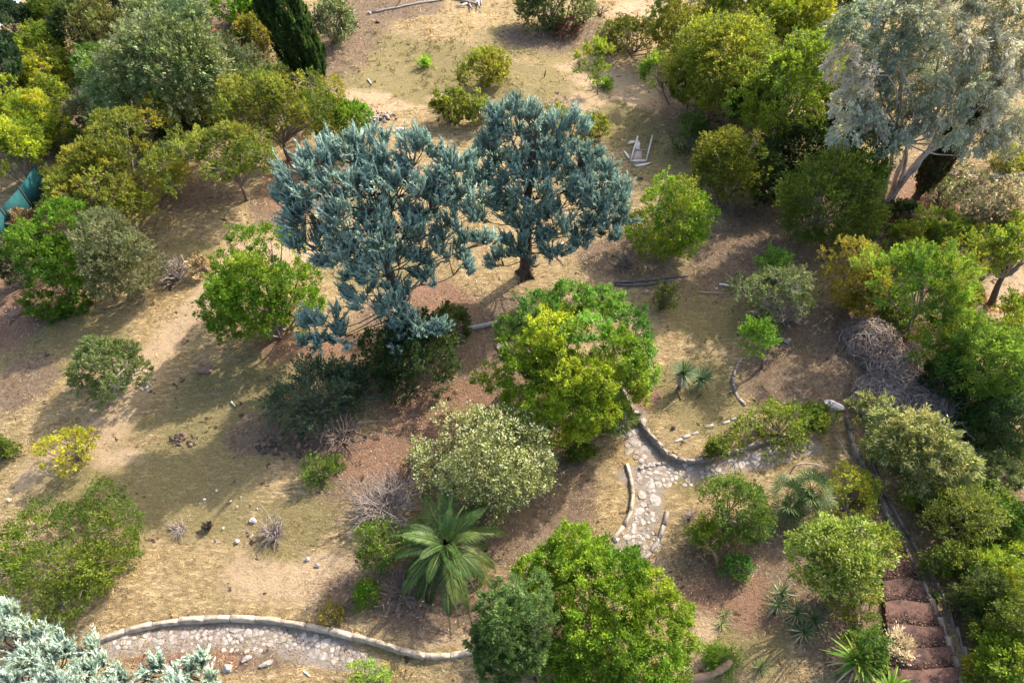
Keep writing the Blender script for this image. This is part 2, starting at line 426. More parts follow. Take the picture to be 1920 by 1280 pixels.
# ------------------------------------------------------------------ plants
S = {}
HUE = np.array([1.10, 1.0, 1.1])
def sp(name, cols, L=.09, W=.5, cr=.22, lr=.36, nl=16, elong=.6, jit=.9, up=.35, out=1.0, thin=.42, mat=None, bark=None, tri=False, dens=1.0, fill=.14,
       stems=4, r0=.05, flat=.8, tips=None, tipf=0.0, twig=0, gap=1.0, zmin=-.45):
    S[name] = dict(cols=np.array(cols) * (HUE if name in ('lime','bright','leafy','feather','limefeather','dark','thuja','yellowgreen') else 1), L=L, W=W, cr=cr, lr=lr, nl=nl, elong=elong, jit=jit, up=up, out=out, thin=thin, mat=mat or M_LEAF, bark=bark or M_BARK, tri=tri,
                   dens=dens, fill=fill, stems=stems, r0=r0, flat=flat, tips=tips, tipf=tipf, twig=twig, gap=gap, zmin=zmin)
sp('lime', [(.15, .215, .018), (.19, .25, .02), (.10, .165, .017), (.23, .27, .025)], cr=.26, nl=22, lr=.30)
sp('bright', [(.085, .19, .012), (.12, .23, .015), (.055, .135, .012), (.16, .25, .02)], cr=.26, nl=22, lr=.30)
sp('leafy', [(.10, .155, .018), (.13, .19, .02), (.065, .115, .016)], cr=.24, nl=20)
sp('dark', [(.038, .07, .018), (.055, .09, .022), (.028, .052, .015)], cr=.25, nl=18)
sp('yellowgreen', [(.18, .215, .025), (.23, .255, .03), (.12, .165, .02)], cr=.24, nl=20)
sp('olive', [(.15, .185, .032), (.19, .215, .038), (.11, .145, .028), (.23, .235, .038)], tri=True, L=.06, cr=.2, nl=26, lr=.27, elong=1.0, jit=.5, mat=M_FEATHER, twig=14)
sp('golden', [(.20, .22, .032), (.16, .19, .032), (.12, .15, .033), (.29, .265, .035)], tri=True, L=.06, cr=.18, nl=36, lr=.22, elong=.9, jit=.6, mat=M_FEATHER, twig=10)
sp('amber', [(.27, .235, .03), (.22, .19, .035), (.35, .29, .035), (.17, .155, .045)], tri=True, L=.06, cr=.2, nl=16, elong=1.2, jit=.5, mat=M_FEATHER, twig=10, dens=.75)
sp('cascade', [(.15, .19, .07), (.20, .245, .11), (.09, .14, .04), (.25, .30, .16)], L=.10, W=.3, cr=.3, nl=26, lr=.28, elong=2.2, jit=.35, up=.1, mat=M_LEAF, dens=1.1, tips=(.36, .41, .24), tipf=.2)
sp('greygreen', [(.15, .17, .085), (.20, .22, .12), (.10, .12, .055)], tri=True, L=.06, W=.35, cr=.2, nl=16, elong=1.4, jit=.5, mat=M_FEATHER, dens=.75, twig=24)
sp('greyshrub', [(.14, .165, .07), (.19, .21, .11), (.10, .13, .045)], tri=True, L=.055, W=.45, cr=.16, nl=20, lr=.28, elong=1.2, jit=.7, mat=M_FEATHER, dens=.55, twig=46, gap=.8)
sp('feather', [(.085, .16, .02), (.12, .205, .025), (.06, .12, .018)], tri=True, L=.09, W=.16, cr=.28, nl=16, elong=1.8, jit=.35, up=.5, mat=M_FEATHER, dens=1.1, twig=6)
sp('limefeather', [(.17, .245, .025), (.22, .28, .03), (.11, .19, .025)], tri=True, L=.09, W=.22, cr=.27, nl=20, lr=.27, elong=1.6, jit=.4, up=.4, mat=M_FEATHER, dens=.95, twig=12)
sp('darkfeather', [(.05, .075, .038), (.07, .10, .055), (.035, .06, .028)], tri=True, L=.11, W=.13, cr=.3, nl=18, elong=2.4, jit=.25, up=.6, mat=M_FEATHER, dens=1.0, twig=14)
sp('pine', [(.035, .07, .035), (.05, .09, .045), (.028, .05, .028)], tri=True, L=.10, W=.12, cr=.2, nl=14, lr=.45, elong=.8, jit=.5, up=.9, mat=M_FEATHER, dens=1.3)
sp('cream', [(.18, .22, .06), (.24, .27, .09), (.12, .16, .045)], L=.085, W=.6, cr=.2, nl=20, dens=.95, tips=(.62, .62, .40), tipf=.40, gap=.9)
sp('palegreen', [(.18, .22, .05), (.23, .26, .06), (.12, .16, .035)], L=.085, W=.6, cr=.2, nl=20, tips=(.40, .42, .16), tipf=.3)
sp('palespray', [(.22, .25, .075), (.29, .31, .12), (.15, .18, .05)], L=.15, W=.22, cr=.24, nl=22, lr=.26, elong=1.0, jit=.8, up=-.1, dens=1.0, tips=(.46, .46, .28), tipf=.2)
sp('yellowairy', [(.42, .39, .04), (.34, .33, .035), (.25, .27, .03)], L=.07, W=.6, cr=.2, nl=14, dens=.55, gap=.8, twig=16)
sp('thuja', [(.085, .16, .045), (.12, .205, .06), (.05, .10, .03)], L=.055, W=.5, cr=.15, nl=60, lr=.20, elong=1.0, jit=.6, up=.6, mat=M_FEATHER, dens=1.3, tri=True)
sp('eucal', [(.30, .31, .25), (.38, .385, .32), (.22, .25, .18), (.45, .43, .37), (.25, .25, .14)], L=.13, W=.20, cr=.27, nl=60, lr=.15, elong=1.7, jit=.45, up=-.55, out=.6, mat=M_LEAF, bark=M_BARKP, dens=1.15, tips=(.54, .51, .45), tipf=.05, r0=.16)
sp('floral', [(.17, .18, .10), (.24, .22, .14), (.12, .14, .06)], L=.07, W=.5, cr=.18, nl=16, dens=.8, tips=(.62, .46, .42), tipf=.28, twig=18)
sp('straw', [(.34, .25, .13), (.42, .32, .18), (.25, .18, .09)], L=.12, W=.08, cr=.25, nl=10, elong=1.2, jit=.3, up=.9, mat=M_DRY, dens=.8)
sp('deadred', [(.20, .09, .05), (.28, .13, .07), (.14, .065, .04)], L=.08, W=.2, cr=.2, nl=10, elong=1.2, jit=.5, mat=M_DRY, dens=.7, twig=20)
sp('orange', [(.50, .25, .12), (.40, .20, .10)], L=.09, W=.3, cr=.14, nl=8, elong=2.0, jit=.4, mat=M_DRY, dens=.6, twig=14)

def crown_leaves(g, s, lobes, C0, N, pp, tints=None, lv=None):
    """lobes: array (m,4) xyz r. N leaves in all"""
    lv = lv or Leaves(g)
    L = max(s['L'] * 1.0, 2.4 / (pp * .533)); W = L * s['W']
    tri = s['tri'] or pp < 52
    W = max(W, 1.15 / (pp * .533)) * (1.45 if tri else 1)
    area = (lobes[:, 3] ** 2); share = area / area.sum()
    cr = max(s['cr'], 2.4 / (pp * .533))
    allc = []
    for li, ((x, y, z, r), f) in enumerate(zip(lobes, share)):
        nleaf = int(N * f)
        ncl = max(4, int(7.0 * (r / cr) ** 2 * s['gap']))
        d = rdir(g, ncl * 2)
        o = unit(np.array([[x, y, z]]) - C0)
        sc = d @ o[0] + g.normal(size=len(d)) * .35 + d[:, 2] * .35
        d = d[np.argsort(-sc)[:ncl]]
        rad = r * (1 - s['fill'] * g.random(ncl) ** .5)
        stray = g.random(ncl) < .14; rad[stray] *= 1 + .45 * g.random(stray.sum())
        c = np.array([x, y, z]) + d * rad[:, None]
        hz = h(c[:, 0], c[:, 1]) + .08
        c[:, 2] = np.maximum(c[:, 2], hz)
        cd = unit(d * s['out'] + np.array([0, 0, s['up']]) + g.normal(size=d.shape) * .25)
        mixl = g.random(); ltint = (.80 + .42 * g.random()) * np.array([1 + .055 * g.normal(), 1, 1])
        if tints is not None and li < len(tints): ltint = ltint * tints[li]
        per = max(1, nleaf // ncl)
        pw = g.random(ncl) ** 1.7 + .06; wgt = g.choice(ncl, nleaf, p=pw / pw.sum())
        u = g.random(nleaf)
        P = c[wgt] + cd[wgt] * ((u - .35) * s['elong'] * cr)[:, None] + g.normal(size=(nleaf, 3)) * (cr * s['thin'] * (1 - .5 * u))[:, None] * .8
        D = unit(cd[wgt] + g.normal(size=(nleaf, 3)) * s['jit'] * .6)
        P[:, 2] = np.maximum(P[:, 2], h(P[:, 0], P[:, 1]) + .02) if r > 0 else P[:, 2]
        cols = s['cols']; k = len(cols)
        ci = g.random((ncl, 1)); a = cols[g.integers(0, k, ncl)]; b = cols[int(mixl * k) % k]
        cc = a * (.45 * ci + .1) + b * (.9 - .45 * ci)
        C = cc[wgt] * ltint * (1 + g.normal(size=(nleaf, 1)) * .16)
        if s['tipf']:
            m = (g.random(nleaf) < s['tipf'] * (1 + .5 * np.sin(mixl * 9))) & (u > .45)
            C[m] = np.array(s['tips']) * (.8 + .4 * g.random((m.sum(), 1)))
        lv.add(P, D, L * (.7 + .6 * g.random(nleaf)), W * (.7 + .6 * g.random(nleaf)), C, tri, s['flat'])
        allc.append(c)
    return lv, allc

def make_lobes(g, s, C, R, n=None, k3=None):
    n = n or s['nl']
    d = rdir(g, n * 4); d = d[d[:, 2] > s['zmin']]
    # spread them out
    keep = [d[0]]
    for v in d[1:]:
        if len(keep) >= n: break
        if min(1 - np.dot(v, q) for q in keep) > 1.15 / n: keep.append(v)
    d = np.array(keep); n = len(d)
    rm = (R[0] * R[1] * R[2]) ** (1 / 3)
    r = rm * s['lr'] * (.5 + .75 * g.random(n) ** .8)
    Rr = np.maximum(R[None] - r[:, None] * .72, R[None] * .25)
    warp = np.ones(n)
    for sgn in (.5, .34, .22, -.42, -.36, -.26):          # a few bulges and hollows so that no crown is a ball
        v = rdir(g, 1)[0]; warp += sgn * np.clip(d @ v, 0, 1) ** 3
    c = C + d * Rr * (.66 + .46 * g.random((n, 1))) * warp[:, None]
    c[:, 2] = np.maximum(c[:, 2], h(c[:, 0], c[:, 1]) + r * .45)
    inn = max(2, n // 6)
    ci = C + rdir(g, inn) * R * .35; ri = rm * s['lr'] * (1.0 + .3 * g.random(inn))
    return np.concatenate([np.c_[c, r], np.c_[ci, ri]])

def wood(g, s, base, lobes, allc, r0, pp, twigs, stems=None, spread=.12, trunk_top=None, twmat=None):
    T = Tubes(); B = Tubes()
    stems = stems or s['stems']
    base = np.asarray(base, float)
    if trunk_top is not None:
        T.add(curve(base - [0, 0, .15], trunk_top, g, .06, n=7), np.linspace(r0 * 1.25, r0 * .75, 7), 7)
        starts = [np.asarray(trunk_top, float)]
    else:
        starts = [base + np.array([*(g.normal(size=2) * spread), -.08]) for _ in range(stems)]
    m = min(len(lobes), 20)
    for i in g.permutation(len(lobes))[:m]:
        st = starts[i % len(starts)]
        e = lobes[i, :3]
        p = curve(st, e, g, .14, -.06 if trunk_top is None else .02, 6)
        (T if trunk_top is None and i < 3 else B).add(p, np.linspace(r0 * (.62 if trunk_top is not None else .75), r0 * .18, 6), 4)
    minr = .22 / (pp * .533)
    for i in range(len(lobes)):
        if len(allc) <= i: break
        c = allc[i]; q = min(len(c), int(twigs * (.5 + g.random()) / 7) + 1)
        for j in g.permutation(len(c))[:q]:
            B.add(curve(lobes[i, :3], c[j] + (c[j] - lobes[i, :3]) * (.15 if twigs > 8 else -.05), g, .15, 0, 3), np.linspace(max(r0 * .2, minr), minr * .6, 3), 3)
    return T, B

PLANTS = []
def plant(name, label, cat, spn, cx, cy, rx, ry, k=.85, base=None, lobes=None, group=None, dens=1.0, r0=None, trunk=None, nl=None, seed=None, dy=None, lean=(0, 0),
          leafname='crown', woodname='trunk', twigs=None, col=None, spread=None, Ypl=0.0, dome=False, two_tone=False):
    s = dict(S[spn])
    if col is not None: s['cols'] = s['cols'] * np.array(col)
    seed = seed if seed is not None else int(cx * 7 + cy * 13)
    g = np.random.default_rng(seed)
    r = ray(cx, cy); cp = np.array([0, 0, CAM_H])
    d = math.asin(-r[2] / np.linalg.norm(r)); sd, cd_ = math.sin(d), math.cos(d)
    def size(t):
        Rx = rx * t / FPX; rym = ry * t / FPX; Ry = .92 * Rx
        q = rym ** 2 - (Ry * sd) ** 2
        Rz = math.sqrt(max(q, 0)) / cd_
        if Rz < .6 * Rx:
            Rz = .6 * Rx; Ry = math.sqrt(max(rym ** 2 - (Rz * cd_) ** 2, (.45 * Rx) ** 2)) / sd if rym > Rz * cd_ else .6 * Rx
            Ry = min(Ry, 1.2 * Rx)
        return Rx, Ry, min(Rz, 2.2 * Rx)
    if base is None or dome:
        lo, hi = 5.0, 90.0
        for _ in range(40):
            t = (lo + hi) / 2; p = cp + r * t; Rx, Ry, Rz = size(t)
            if p[2] - float(h(p[0], p[1])) - k * Rz > 0: lo = t
            else: hi = t
        p = cp + r * t
        bx, by = p[0] - lean[0], p[1] - lean[1]
        bpt = np.array([bx, by, float(h(bx, by))])
    else:
        bpt = on_ground(*base)
        t = (bpt[1] + Ypl) / r[1]; p = cp + r * t; Rx, Ry, Rz = size(t)
        if p[2] - Rz * .5 < bpt[2]: Rz = max((p[2] - bpt[2]) * 1.1, .3)
    pp = FPX / t; R = np.array([Rx, Ry, Rz])
    tints = None
    if lobes is None:
        LB = make_lobes(g, s, p, R, nl)
    else:
        a = []
        if dome:
            if two_tone: tints = [np.array([.62, .86, 1.5]) if q[3] > .45 else np.array([1.12, 1.12, .9]) for q in lobes]
            for q in lobes:      # where the line of sight meets the crown's ellipsoid
                rr = ray(q[0], q[1]); Rs = R * .86; o_ = (cp - p) / Rs; dd = rr / Rs; A_ = dd @ dd; B_ = 2 * (o_ @ dd); C_ = o_ @ o_ - 1; disc = B_ * B_ - 4 * A_ * C_
                tt = (-B_ - math.sqrt(disc)) / 2 / A_ if disc > 0 else -B_ / 2 / A_
                pt = cp + rr * tt; a.append([*pt, q[2] * tt / FPX])
            fl = make_lobes(g, s, p, R * .82, 22); a += [list(v) for v in fl]
        for q in ([] if dome else lobes):
            rr = ray(q[0], q[1]); Yq = p[1] + (q[3] if len(q) > 3 else g.normal() * .5 * Rx * .5)
            tt = Yq / rr[1]; pt = cp + rr * tt; a.append([*pt, q[2] * tt / FPX])
        LB = np.array(a)
        LB[:, 2] = np.maximum(LB[:, 2], h(LB[:, 0], LB[:, 1]) + LB[:, 3] * .6)
        if not dome and len(LB) < 30:      # break each given mass into smaller lobes
            nb = []
            for q in LB:
                for v in make_lobes(g, s, q[:3], np.array([q[3]] * 3), 7): v[3] = max(v[3], q[3] * .42); nb.append(v)
            LB = np.array(nb)
    rt = thing(name, label, cat, bpt, group)
    area = math.pi * rx * ry * .284 if lobes is None else sum(math.pi * q[2] ** 2 for q in lobes) * .284
    Nn = int(min(90000, (2.2 if not (s['tri'] or pp < 52) else 2.9) * area * s['dens'] * dens)) + 60
    lv, allc = crown_leaves(g, s, LB, p, Nn, pp, tints=tints)
    me = lv.mesh(leafname, s['mat'], bpt); count(me); link(leafname, me, rt)
    r0 = r0 or max(s['r0'], Rx * .035)
    tt = None
    if trunk is not None:
        tt = bpt + (p - bpt) * trunk + np.array([0, 0, 0.0])
    T, B = wood(g, s, bpt, LB, allc, r0, pp, s['twig'] if twigs is None else twigs, trunk_top=tt, spread=spread or Rx * .15)
    me = T.mesh(woodname, s['bark'], bpt)
    if me: count(me); link(woodname, me, rt)
    me = B.mesh('branches', M_TWIG if (s['twig'] if twigs is None else twigs) >= 40 else (M_TWIGD if s['bark'] is not M_BARKP else M_BARKP), bpt)
    if me: count(me); link('branches', me, rt)
    return rt, bpt, p, R, pp
def bush(label, spn, cx, cy, rx, ry, k=.8, name='bush', cat='bush', **kw):
    return plant(name, label, cat, spn, cx, cy, rx, ry, k, leafname='foliage', woodname='stems', **kw)
def tree(label, spn, cx, cy, rx, ry, k=1.5, name='tree', cat='tree', trunk=.45, **kw):
    return plant(name, label, cat, spn, cx, cy, rx, ry, k, trunk=trunk, **kw)

def bare(label, px, py, rpx, hpx, n=60, mat=None, name='dead_shrub', cat='dead shrub', seed=0, up=.6, rad=.012, droop=0.0, lines=3):
    """leafless shrub of branching twigs"""
    g = np.random.default_rng(seed + int(px + py)); b = on_ground(px, py + hpx * .6); pp = ppm(b)
    R = rpx / pp; H = hpx / pp * 1.25
    rt = thing(name, label, cat, b); T = Tubes(); tw = Tubes(); rad = max(rad, .45 / (pp * .533))
    for i in range(n):
        a = g.random() * 2 * math.pi; q = R * (.35 + .65 * g.random()); hh = H * (up * .4 + g.random() * .8) * (1 - .35 * q / R)
        e = b + np.array([math.cos(a) * q, math.sin(a) * q, hh])
        st = b + np.array([*(g.normal(size=2) * R * .1), -.05])
        m = curve(st, e, g, .16, -.15 + droop, 6)
        (T if i % 6 == 0 else tw).add(m, np.linspace(rad * 1.6, rad * .6, 6), 3)
        for _ in range(lines):
            j = g.integers(1, 5); e2 = m[j] + (unit(e - st) * .5 + g.normal(size=3) * .45) * R * (.35 + .3 * g.random())
            e2[2] = max(e2[2], b[2] + .03)
            tw.add(curve(m[j], e2, g, .15, 0, 4), np.linspace(rad * .8, rad * .4, 4), 3)
    me = T.mesh('stems', mat or M_TWIG, b); count(me); link('stems', me, rt)
    me = tw.mesh('twigs', mat or M_TWIG, b); count(me); link('twigs', me, rt)
    return rt
# ------------------------------------------------------------------ blue cedars built of plumes
def cedar(label, base, lobes, seed, r0=.26, dens=1.0, plume=.54, tint=(1, 1, 1), trunk_top=None, name='blue_cypress', cat='tree', zmode=False):
    g = np.random.default_rng(seed)
    if isinstance(base, tuple) and len(base) == 2: bpt = on_ground(*base)
    else: bpt = np.array([base[0], base[1], float(h(base[0], base[1]))])
    cp = np.array([0, 0, CAM_H]); rt = thing(name, label, cat, bpt)
    LB = []
    for q in lobes:
        rr = ray(q[0], q[1] + (0 if zmode else 13)); tt = (CAM_H - q[3]) / -rr[2] if zmode else (bpt[1] + (q[3] if len(q) > 3 else g.normal() * .8)) / rr[1]; pt = cp + rr * tt
        LB.append([*pt, q[2] * tt / FPX])
    LB = np.array(LB); top = LB[:, 2].max(); C0 = LB[:, :3].mean(0); pp = ppm(C0)
    LB[:, 2] = np.maximum(LB[:, 2], bpt[2] + LB[:, 3] * .7)
    tp = np.array([*(bpt[:2] * .35 + C0[:2] * .65), top - .6]) if trunk_top is None else np.array(trunk_top)
    T = Tubes(); ax = curve(bpt - [0, 0, .2], tp, g, .05, n=9)
    T.add(ax, np.linspace(r0 * 1.15, .06, 9), 8)
    for i in range(5):   # root flare
        a = i * 1.3 + g.random(); T.add([bpt + [math.cos(a) * r0 * .5, math.sin(a) * r0 * .5, .5], bpt + [math.cos(a) * r0 * 1.1, math.sin(a) * r0 * 1.1, .12], bpt + [math.cos(a) * r0 * 2.1, math.sin(a) * r0 * 2.1, -.08]], [r0 * .45, r0 * .38, r0 * .2], 5)
    B = Tubes(); lv = Leaves(g)
    cols = np.array([(.14, .195, .17), (.19, .25, .22), (.095, .145, .13), (.24, .295, .255), (.125, .165, .13)]) * np.array(tint) * np.array([.90, .98, .95])
    Pl, Dl, Cl, Ll = [], [], [], []
    wind = np.array([-.25, .1, 0])
    for x, y, z, r in LB:
        c = np.array([x, y, z])
        zz = min(max(z - r * 1.1, bpt[2] + .8), tp[2]); f = (zz - ax[0, 2]) / (tp[2] - ax[0, 2]); j = min(max(int(f * 8), 0), 7)
        st = ax[j] + (ax[j + 1] - ax[j]) * (f * 8 - j)
        limb = curve(st, c, g, .12, .10, 7); B.add(limb, np.linspace(max(.05 * r, .035), .018, 7), 4)
        # a lobe is several pads; each pad carries a tuft of plumes fanning up and out
        npad = max(4, int(10 * r * r * dens) + 4)
        pd = rdir(g, npad * 2); o = unit(c - (C0 - [0, 0, 1.5]))
        pd = pd[np.argsort(-(pd @ o * .5 + pd[:, 2] * .6 + g.normal(size=len(pd)) * .5))[:npad]]
        pads = c + pd * r * (.35 + .65 * g.random((npad, 1)))
        for q in range(npad):
            n = 9 + int(g.integers(0, 6)); fan = unit(pd[q] * [1, 1, .3] * .7 + wind + np.array([0, 0, .9]) + g.normal(size=3) * .3)
            dd = unit(fan + g.normal(size=(n, 3)) * .42 + [0, 0, .15]); base = pads[q] + g.normal(size=(n, 3)) * r * .12
            Pl.append(base); Dl.append(dd); Ll.append(plume * (.55 + .6 * g.random(n))); lc = cols[g.integers(0, 5)]; Cl.append(cols[g.integers(0, 5, n)] * .5 + lc * .5)
            if q % 2 == 0: B.add(curve(limb[5], pads[q], g, .12, .05, 3), np.linspace(.028, .012, 3), 3)
    P, D, Lg, C = map(np.concatenate, (Pl, Dl, Ll, Cl))
    n = len(P); m = 17
    # a solid tapering upcurved core of packed scale leaves for every plume
    A1 = unit(np.cross(D, [.3, .2, 1.0])); A2 = np.cross(D, A1); kk = 5; rings = []
    for u_, w_ in ((0, .035), (.30, .085), (.68, .065)):
        ctr = P + D * (u_ * Lg)[:, None] + np.array([0, 0, .25]) * (u_ ** 2 * Lg)[:, None]
        an = np.arange(kk) * 2 * math.pi / kk + u_ * 2
        rr_ = w_ * Lg[:, None] * (.75 + .5 * g.random((n, kk)))
        rings.append(ctr[:, None] + rr_[..., None] * (np.cos(an)[None, :, None] * A1[:, None] + np.sin(an)[None, :, None] * A2[:, None]))
    tipv = (P + D * Lg[:, None] + np.array([0, 0, .25]) * Lg[:, None])[:, None]
    CV = np.concatenate(rings + [tipv], 1); i0 = lv.n + np.arange(n)[:, None, None] * (3 * kk + 1)
    q4 = np.array([[r_ * kk + i, r_ * kk + (i + 1) % kk, (r_ + 1) * kk + (i + 1) % kk, (r_ + 1) * kk + i] for r_ in range(2) for i in range(kk)])
    t3 = np.array([[2 * kk + i, 2 * kk + (i + 1) % kk, 3 * kk] for i in range(kk)])
    lv.Q.append((q4[None] + i0).reshape(-1, 4)); lv.T.append((t3[None] + i0).reshape(-1, 3)); lv.V.append(CV.reshape(-1, 3))
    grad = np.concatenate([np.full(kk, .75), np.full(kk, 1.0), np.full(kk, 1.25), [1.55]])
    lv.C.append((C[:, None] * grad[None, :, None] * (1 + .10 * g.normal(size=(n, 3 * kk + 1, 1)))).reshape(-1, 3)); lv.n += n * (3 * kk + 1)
    I = np.repeat(np.arange(n), m); u = g.random(n * m) ** .9
    rnd = rdir(g, n * m); rnd = unit(rnd - (rnd * D[I]).sum(1, keepdims=True) * D[I])
    bend = np.array([0, 0, .25])
    Q = P[I] + D[I] * (u * Lg[I])[:, None] + bend * (u ** 2 * Lg[I])[:, None] + rnd * ((.16 * (1 - u) ** .6 + .015) * Lg[I] * (.4 + .6 * g.random(n * m)))[:, None]
    dd = unit(D[I] * .9 + rnd * .75 + [0, 0, .25])
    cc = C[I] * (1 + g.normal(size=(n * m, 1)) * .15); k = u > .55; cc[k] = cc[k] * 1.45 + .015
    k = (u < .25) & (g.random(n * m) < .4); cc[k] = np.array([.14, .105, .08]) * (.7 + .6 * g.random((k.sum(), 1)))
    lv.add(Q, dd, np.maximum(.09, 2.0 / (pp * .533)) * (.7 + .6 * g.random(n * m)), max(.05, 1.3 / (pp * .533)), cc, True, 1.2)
    for nm, o_, mt in (('foliage', lv, M_NEEDLE), ('trunk', T, M_BARKD), ('branches', B, M_BARKD)):
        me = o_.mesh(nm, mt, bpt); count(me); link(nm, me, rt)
    return rt, bpt
cedar('large blue-green cypress with spreading ragged crown, left of the pair in the clearing', (772, 640),
      [(560, 350, 42, -.5), (600, 300, 42, .5), (575, 400, 46, -.8), (640, 340, 48, 0), (660, 285, 36, .9), (720, 295, 46, .9), (790, 285, 48, 1.2), (840, 310, 44, 1.0), (700, 350, 46, 0), (760, 350, 44, .2),
       (820, 370, 46, .4), (872, 350, 36, .8), (640, 410, 50, -.9), (700, 430, 48, -.9), (585, 450, 40, -.8), (650, 475, 44, -1), (715, 500, 46, -1.2), (760, 430, 34, -.2), (800, 450, 34, .1), (850, 430, 36, .6), (860, 490, 26, .6), (800, 510, 26, .3),
       (680, 540, 34, -1.3), (735, 560, 38, -1.4), (610, 590, 34, -2.0), (640, 625, 26, -2.2), (590, 625, 22, -2.2), (780, 600, 30, -1.6), (745, 620, 30, -1.7), (820, 610, 20, -1.5), (760, 660, 26, -1.9), (755, 545, 30, -.4), (740, 690, 14, -2.0), (545, 375, 24, -.5), (700, 395, 34, .4), (680, 490, 30, .2), (900, 440, 22, .6), (740, 390, 36, .7), (690, 320, 36, .9), (800, 400, 34, .9), (655, 455, 34, .2), (745, 475, 34, .3), (870, 395, 28, .7), (600, 360, 34, .4), (790, 480, 26, .5)], 5, r0=.30)
cedar('blue-green cypress with pointed top and bare lower trunk, right of the pair', (985, 515),
      [(960, 195, 24, .3), (990, 215, 24, .4), (930, 215, 24, .2), (915, 250, 28, 0), (960, 250, 34, .3), (1005, 255, 32, .4), (1040, 235, 20, .6), (1075, 240, 30, .9), (1095, 285, 34, .9), (1040, 300, 38, .3), (980, 300, 36, 0), (915, 275, 24, -.2),
       (1130, 320, 38, .7), (1075, 345, 40, 0), (1010, 355, 38, -.6), (960, 350, 32, -.6), (1150, 365, 34, .4), (1110, 390, 36, -.1), (1165, 400, 24, .3), (1050, 405, 36, -.7), (990, 405, 34, -.8), (1080, 440, 30, -.6), (1140, 425, 24, -.1), (1020, 445, 28, -.9), (965, 440, 26, -.9),
       (940, 480, 24, -.9), (900, 400, 24, -.4), (890, 350, 30, 0), (885, 310, 26, .5), (925, 320, 30, .2), (935, 380, 28, -.3), (985, 470, 20, -.9), (1035, 465, 20, -.8), (900, 330, 20, .2), (1000, 320, 32, .5), (1060, 375, 34, .4), (945, 305, 30, .4), (1085, 320, 34, .7), (1010, 400, 30, .2), (1000, 270, 28, .6), (1100, 420, 30, .3), (1130, 360, 30, .5), (965, 395, 28, .1), (1050, 270, 24, .7)], 9, r0=.27, plume=.50, trunk_top=None)
cedar('pale silvery blue cypress cropped by the bottom left corner, its top over the curved wall', [-12.2, 3.6],
      [(30, 1195, 40, 3.6), (80, 1215, 36, 3.8), (130, 1200, 26, 3.4), (25, 1160, 20, 3.2), (60, 1255, 46, 4.2), (120, 1260, 42, 4.2), (175, 1222, 22, 3.2), (180, 1265, 32, 3.6), (30, 1290, 44, 4.6), (228, 1272, 14, 3.0), (290, 1268, 26, 3.0), (340, 1268, 24, 2.9), (370, 1238, 14, 2.8), (385, 1278, 20, 2.8),
       (110, 1310, 60, 4.4), (215, 1315, 44, 3.8), (310, 1315, 44, 3.2)], 13, r0=.22, plume=.40, tint=(1.5, 1.3, 1.25), trunk_top=(-12.0, 4.3, 4.2), dens=1.35, zmode=True)

def italian(label, base, w_px, hgt, lean, seed, col=((.03, .062, .018), (.045, .085, .022), (.022, .045, .014)), N0=60000):
    """narrow column of upright sprays"""
    g = np.random.default_rng(seed); b = on_ground(*base); pp = ppm(b + [0, 0, hgt * .4]); R = w_px / 2 / pp
    rt = thing('italian_cypress', label, 'tree', b)
    T = Tubes(); tp = b + np.array([lean[0], lean[1], hgt]); ax = curve(b - [0, 0, .1], tp, g, .01, n=8); T.add(ax, np.linspace(.2, .03, 8), 6)
    nc = int(N0 / 60); t = g.random(nc); a = g.random(nc) * 2 * math.pi
    ridge = 1 + .10 * np.sin(a * 7 + t * 9) + .06 * np.sin(a * 13 - t * 20)
    prof = np.clip(t / .14, 0, 1) ** .5 * (1 - np.clip((t - .6) / .4, 0, 1) ** 1.8) * ridge
    c0 = b + (tp - b) * t[:, None]; od = np.stack([np.cos(a), np.sin(a), 0 * a], -1)
    rr = R * np.maximum(prof, .12) * (.72 + .26 * g.random(nc)); c = c0 + od * rr[:, None]; c[:, 2] += .35
    cd = unit(od * .22 + unit(tp - b) + g.normal(size=(nc, 3)) * .06)
    I = np.repeat(np.arange(nc), 60); u = g.random(len(I))
    P = c[I] + cd[I] * (u * .75)[:, None] + g.normal(size=(len(I), 3)) * (.085 * (1 - .6 * u))[:, None]
    cols = np.array(col)[g.integers(0, 3, nc)]
    lv = Leaves(g); lv.add(P, unit(cd[I] + g.normal(size=P.shape) * .22), .22 * (.7 + .6 * g.random(len(I))), .085, cols[I] * (1 + .2 * g.normal(size=(len(I), 1))), True, 1)
    for nm, o_, mt in (('crown', lv, M_FEATHER), ('trunk', T, M_BARKD)):
        me = o_.mesh(nm, mt, b); count(me); link(nm, me, rt)
italian('tall narrow dark green cypress column leaning left at the top of the clearing', (600, 172), 78, 13.0, (-3.2, 0.6), 3)
italian('thin dark cypress leaning behind the pale trunks of the silver tree', (1716, 372), 36, 5.0, (.6, .3), 4, col=((.045, .055, .025), (.07, .075, .03), (.08, .06, .035)), N0=16000)

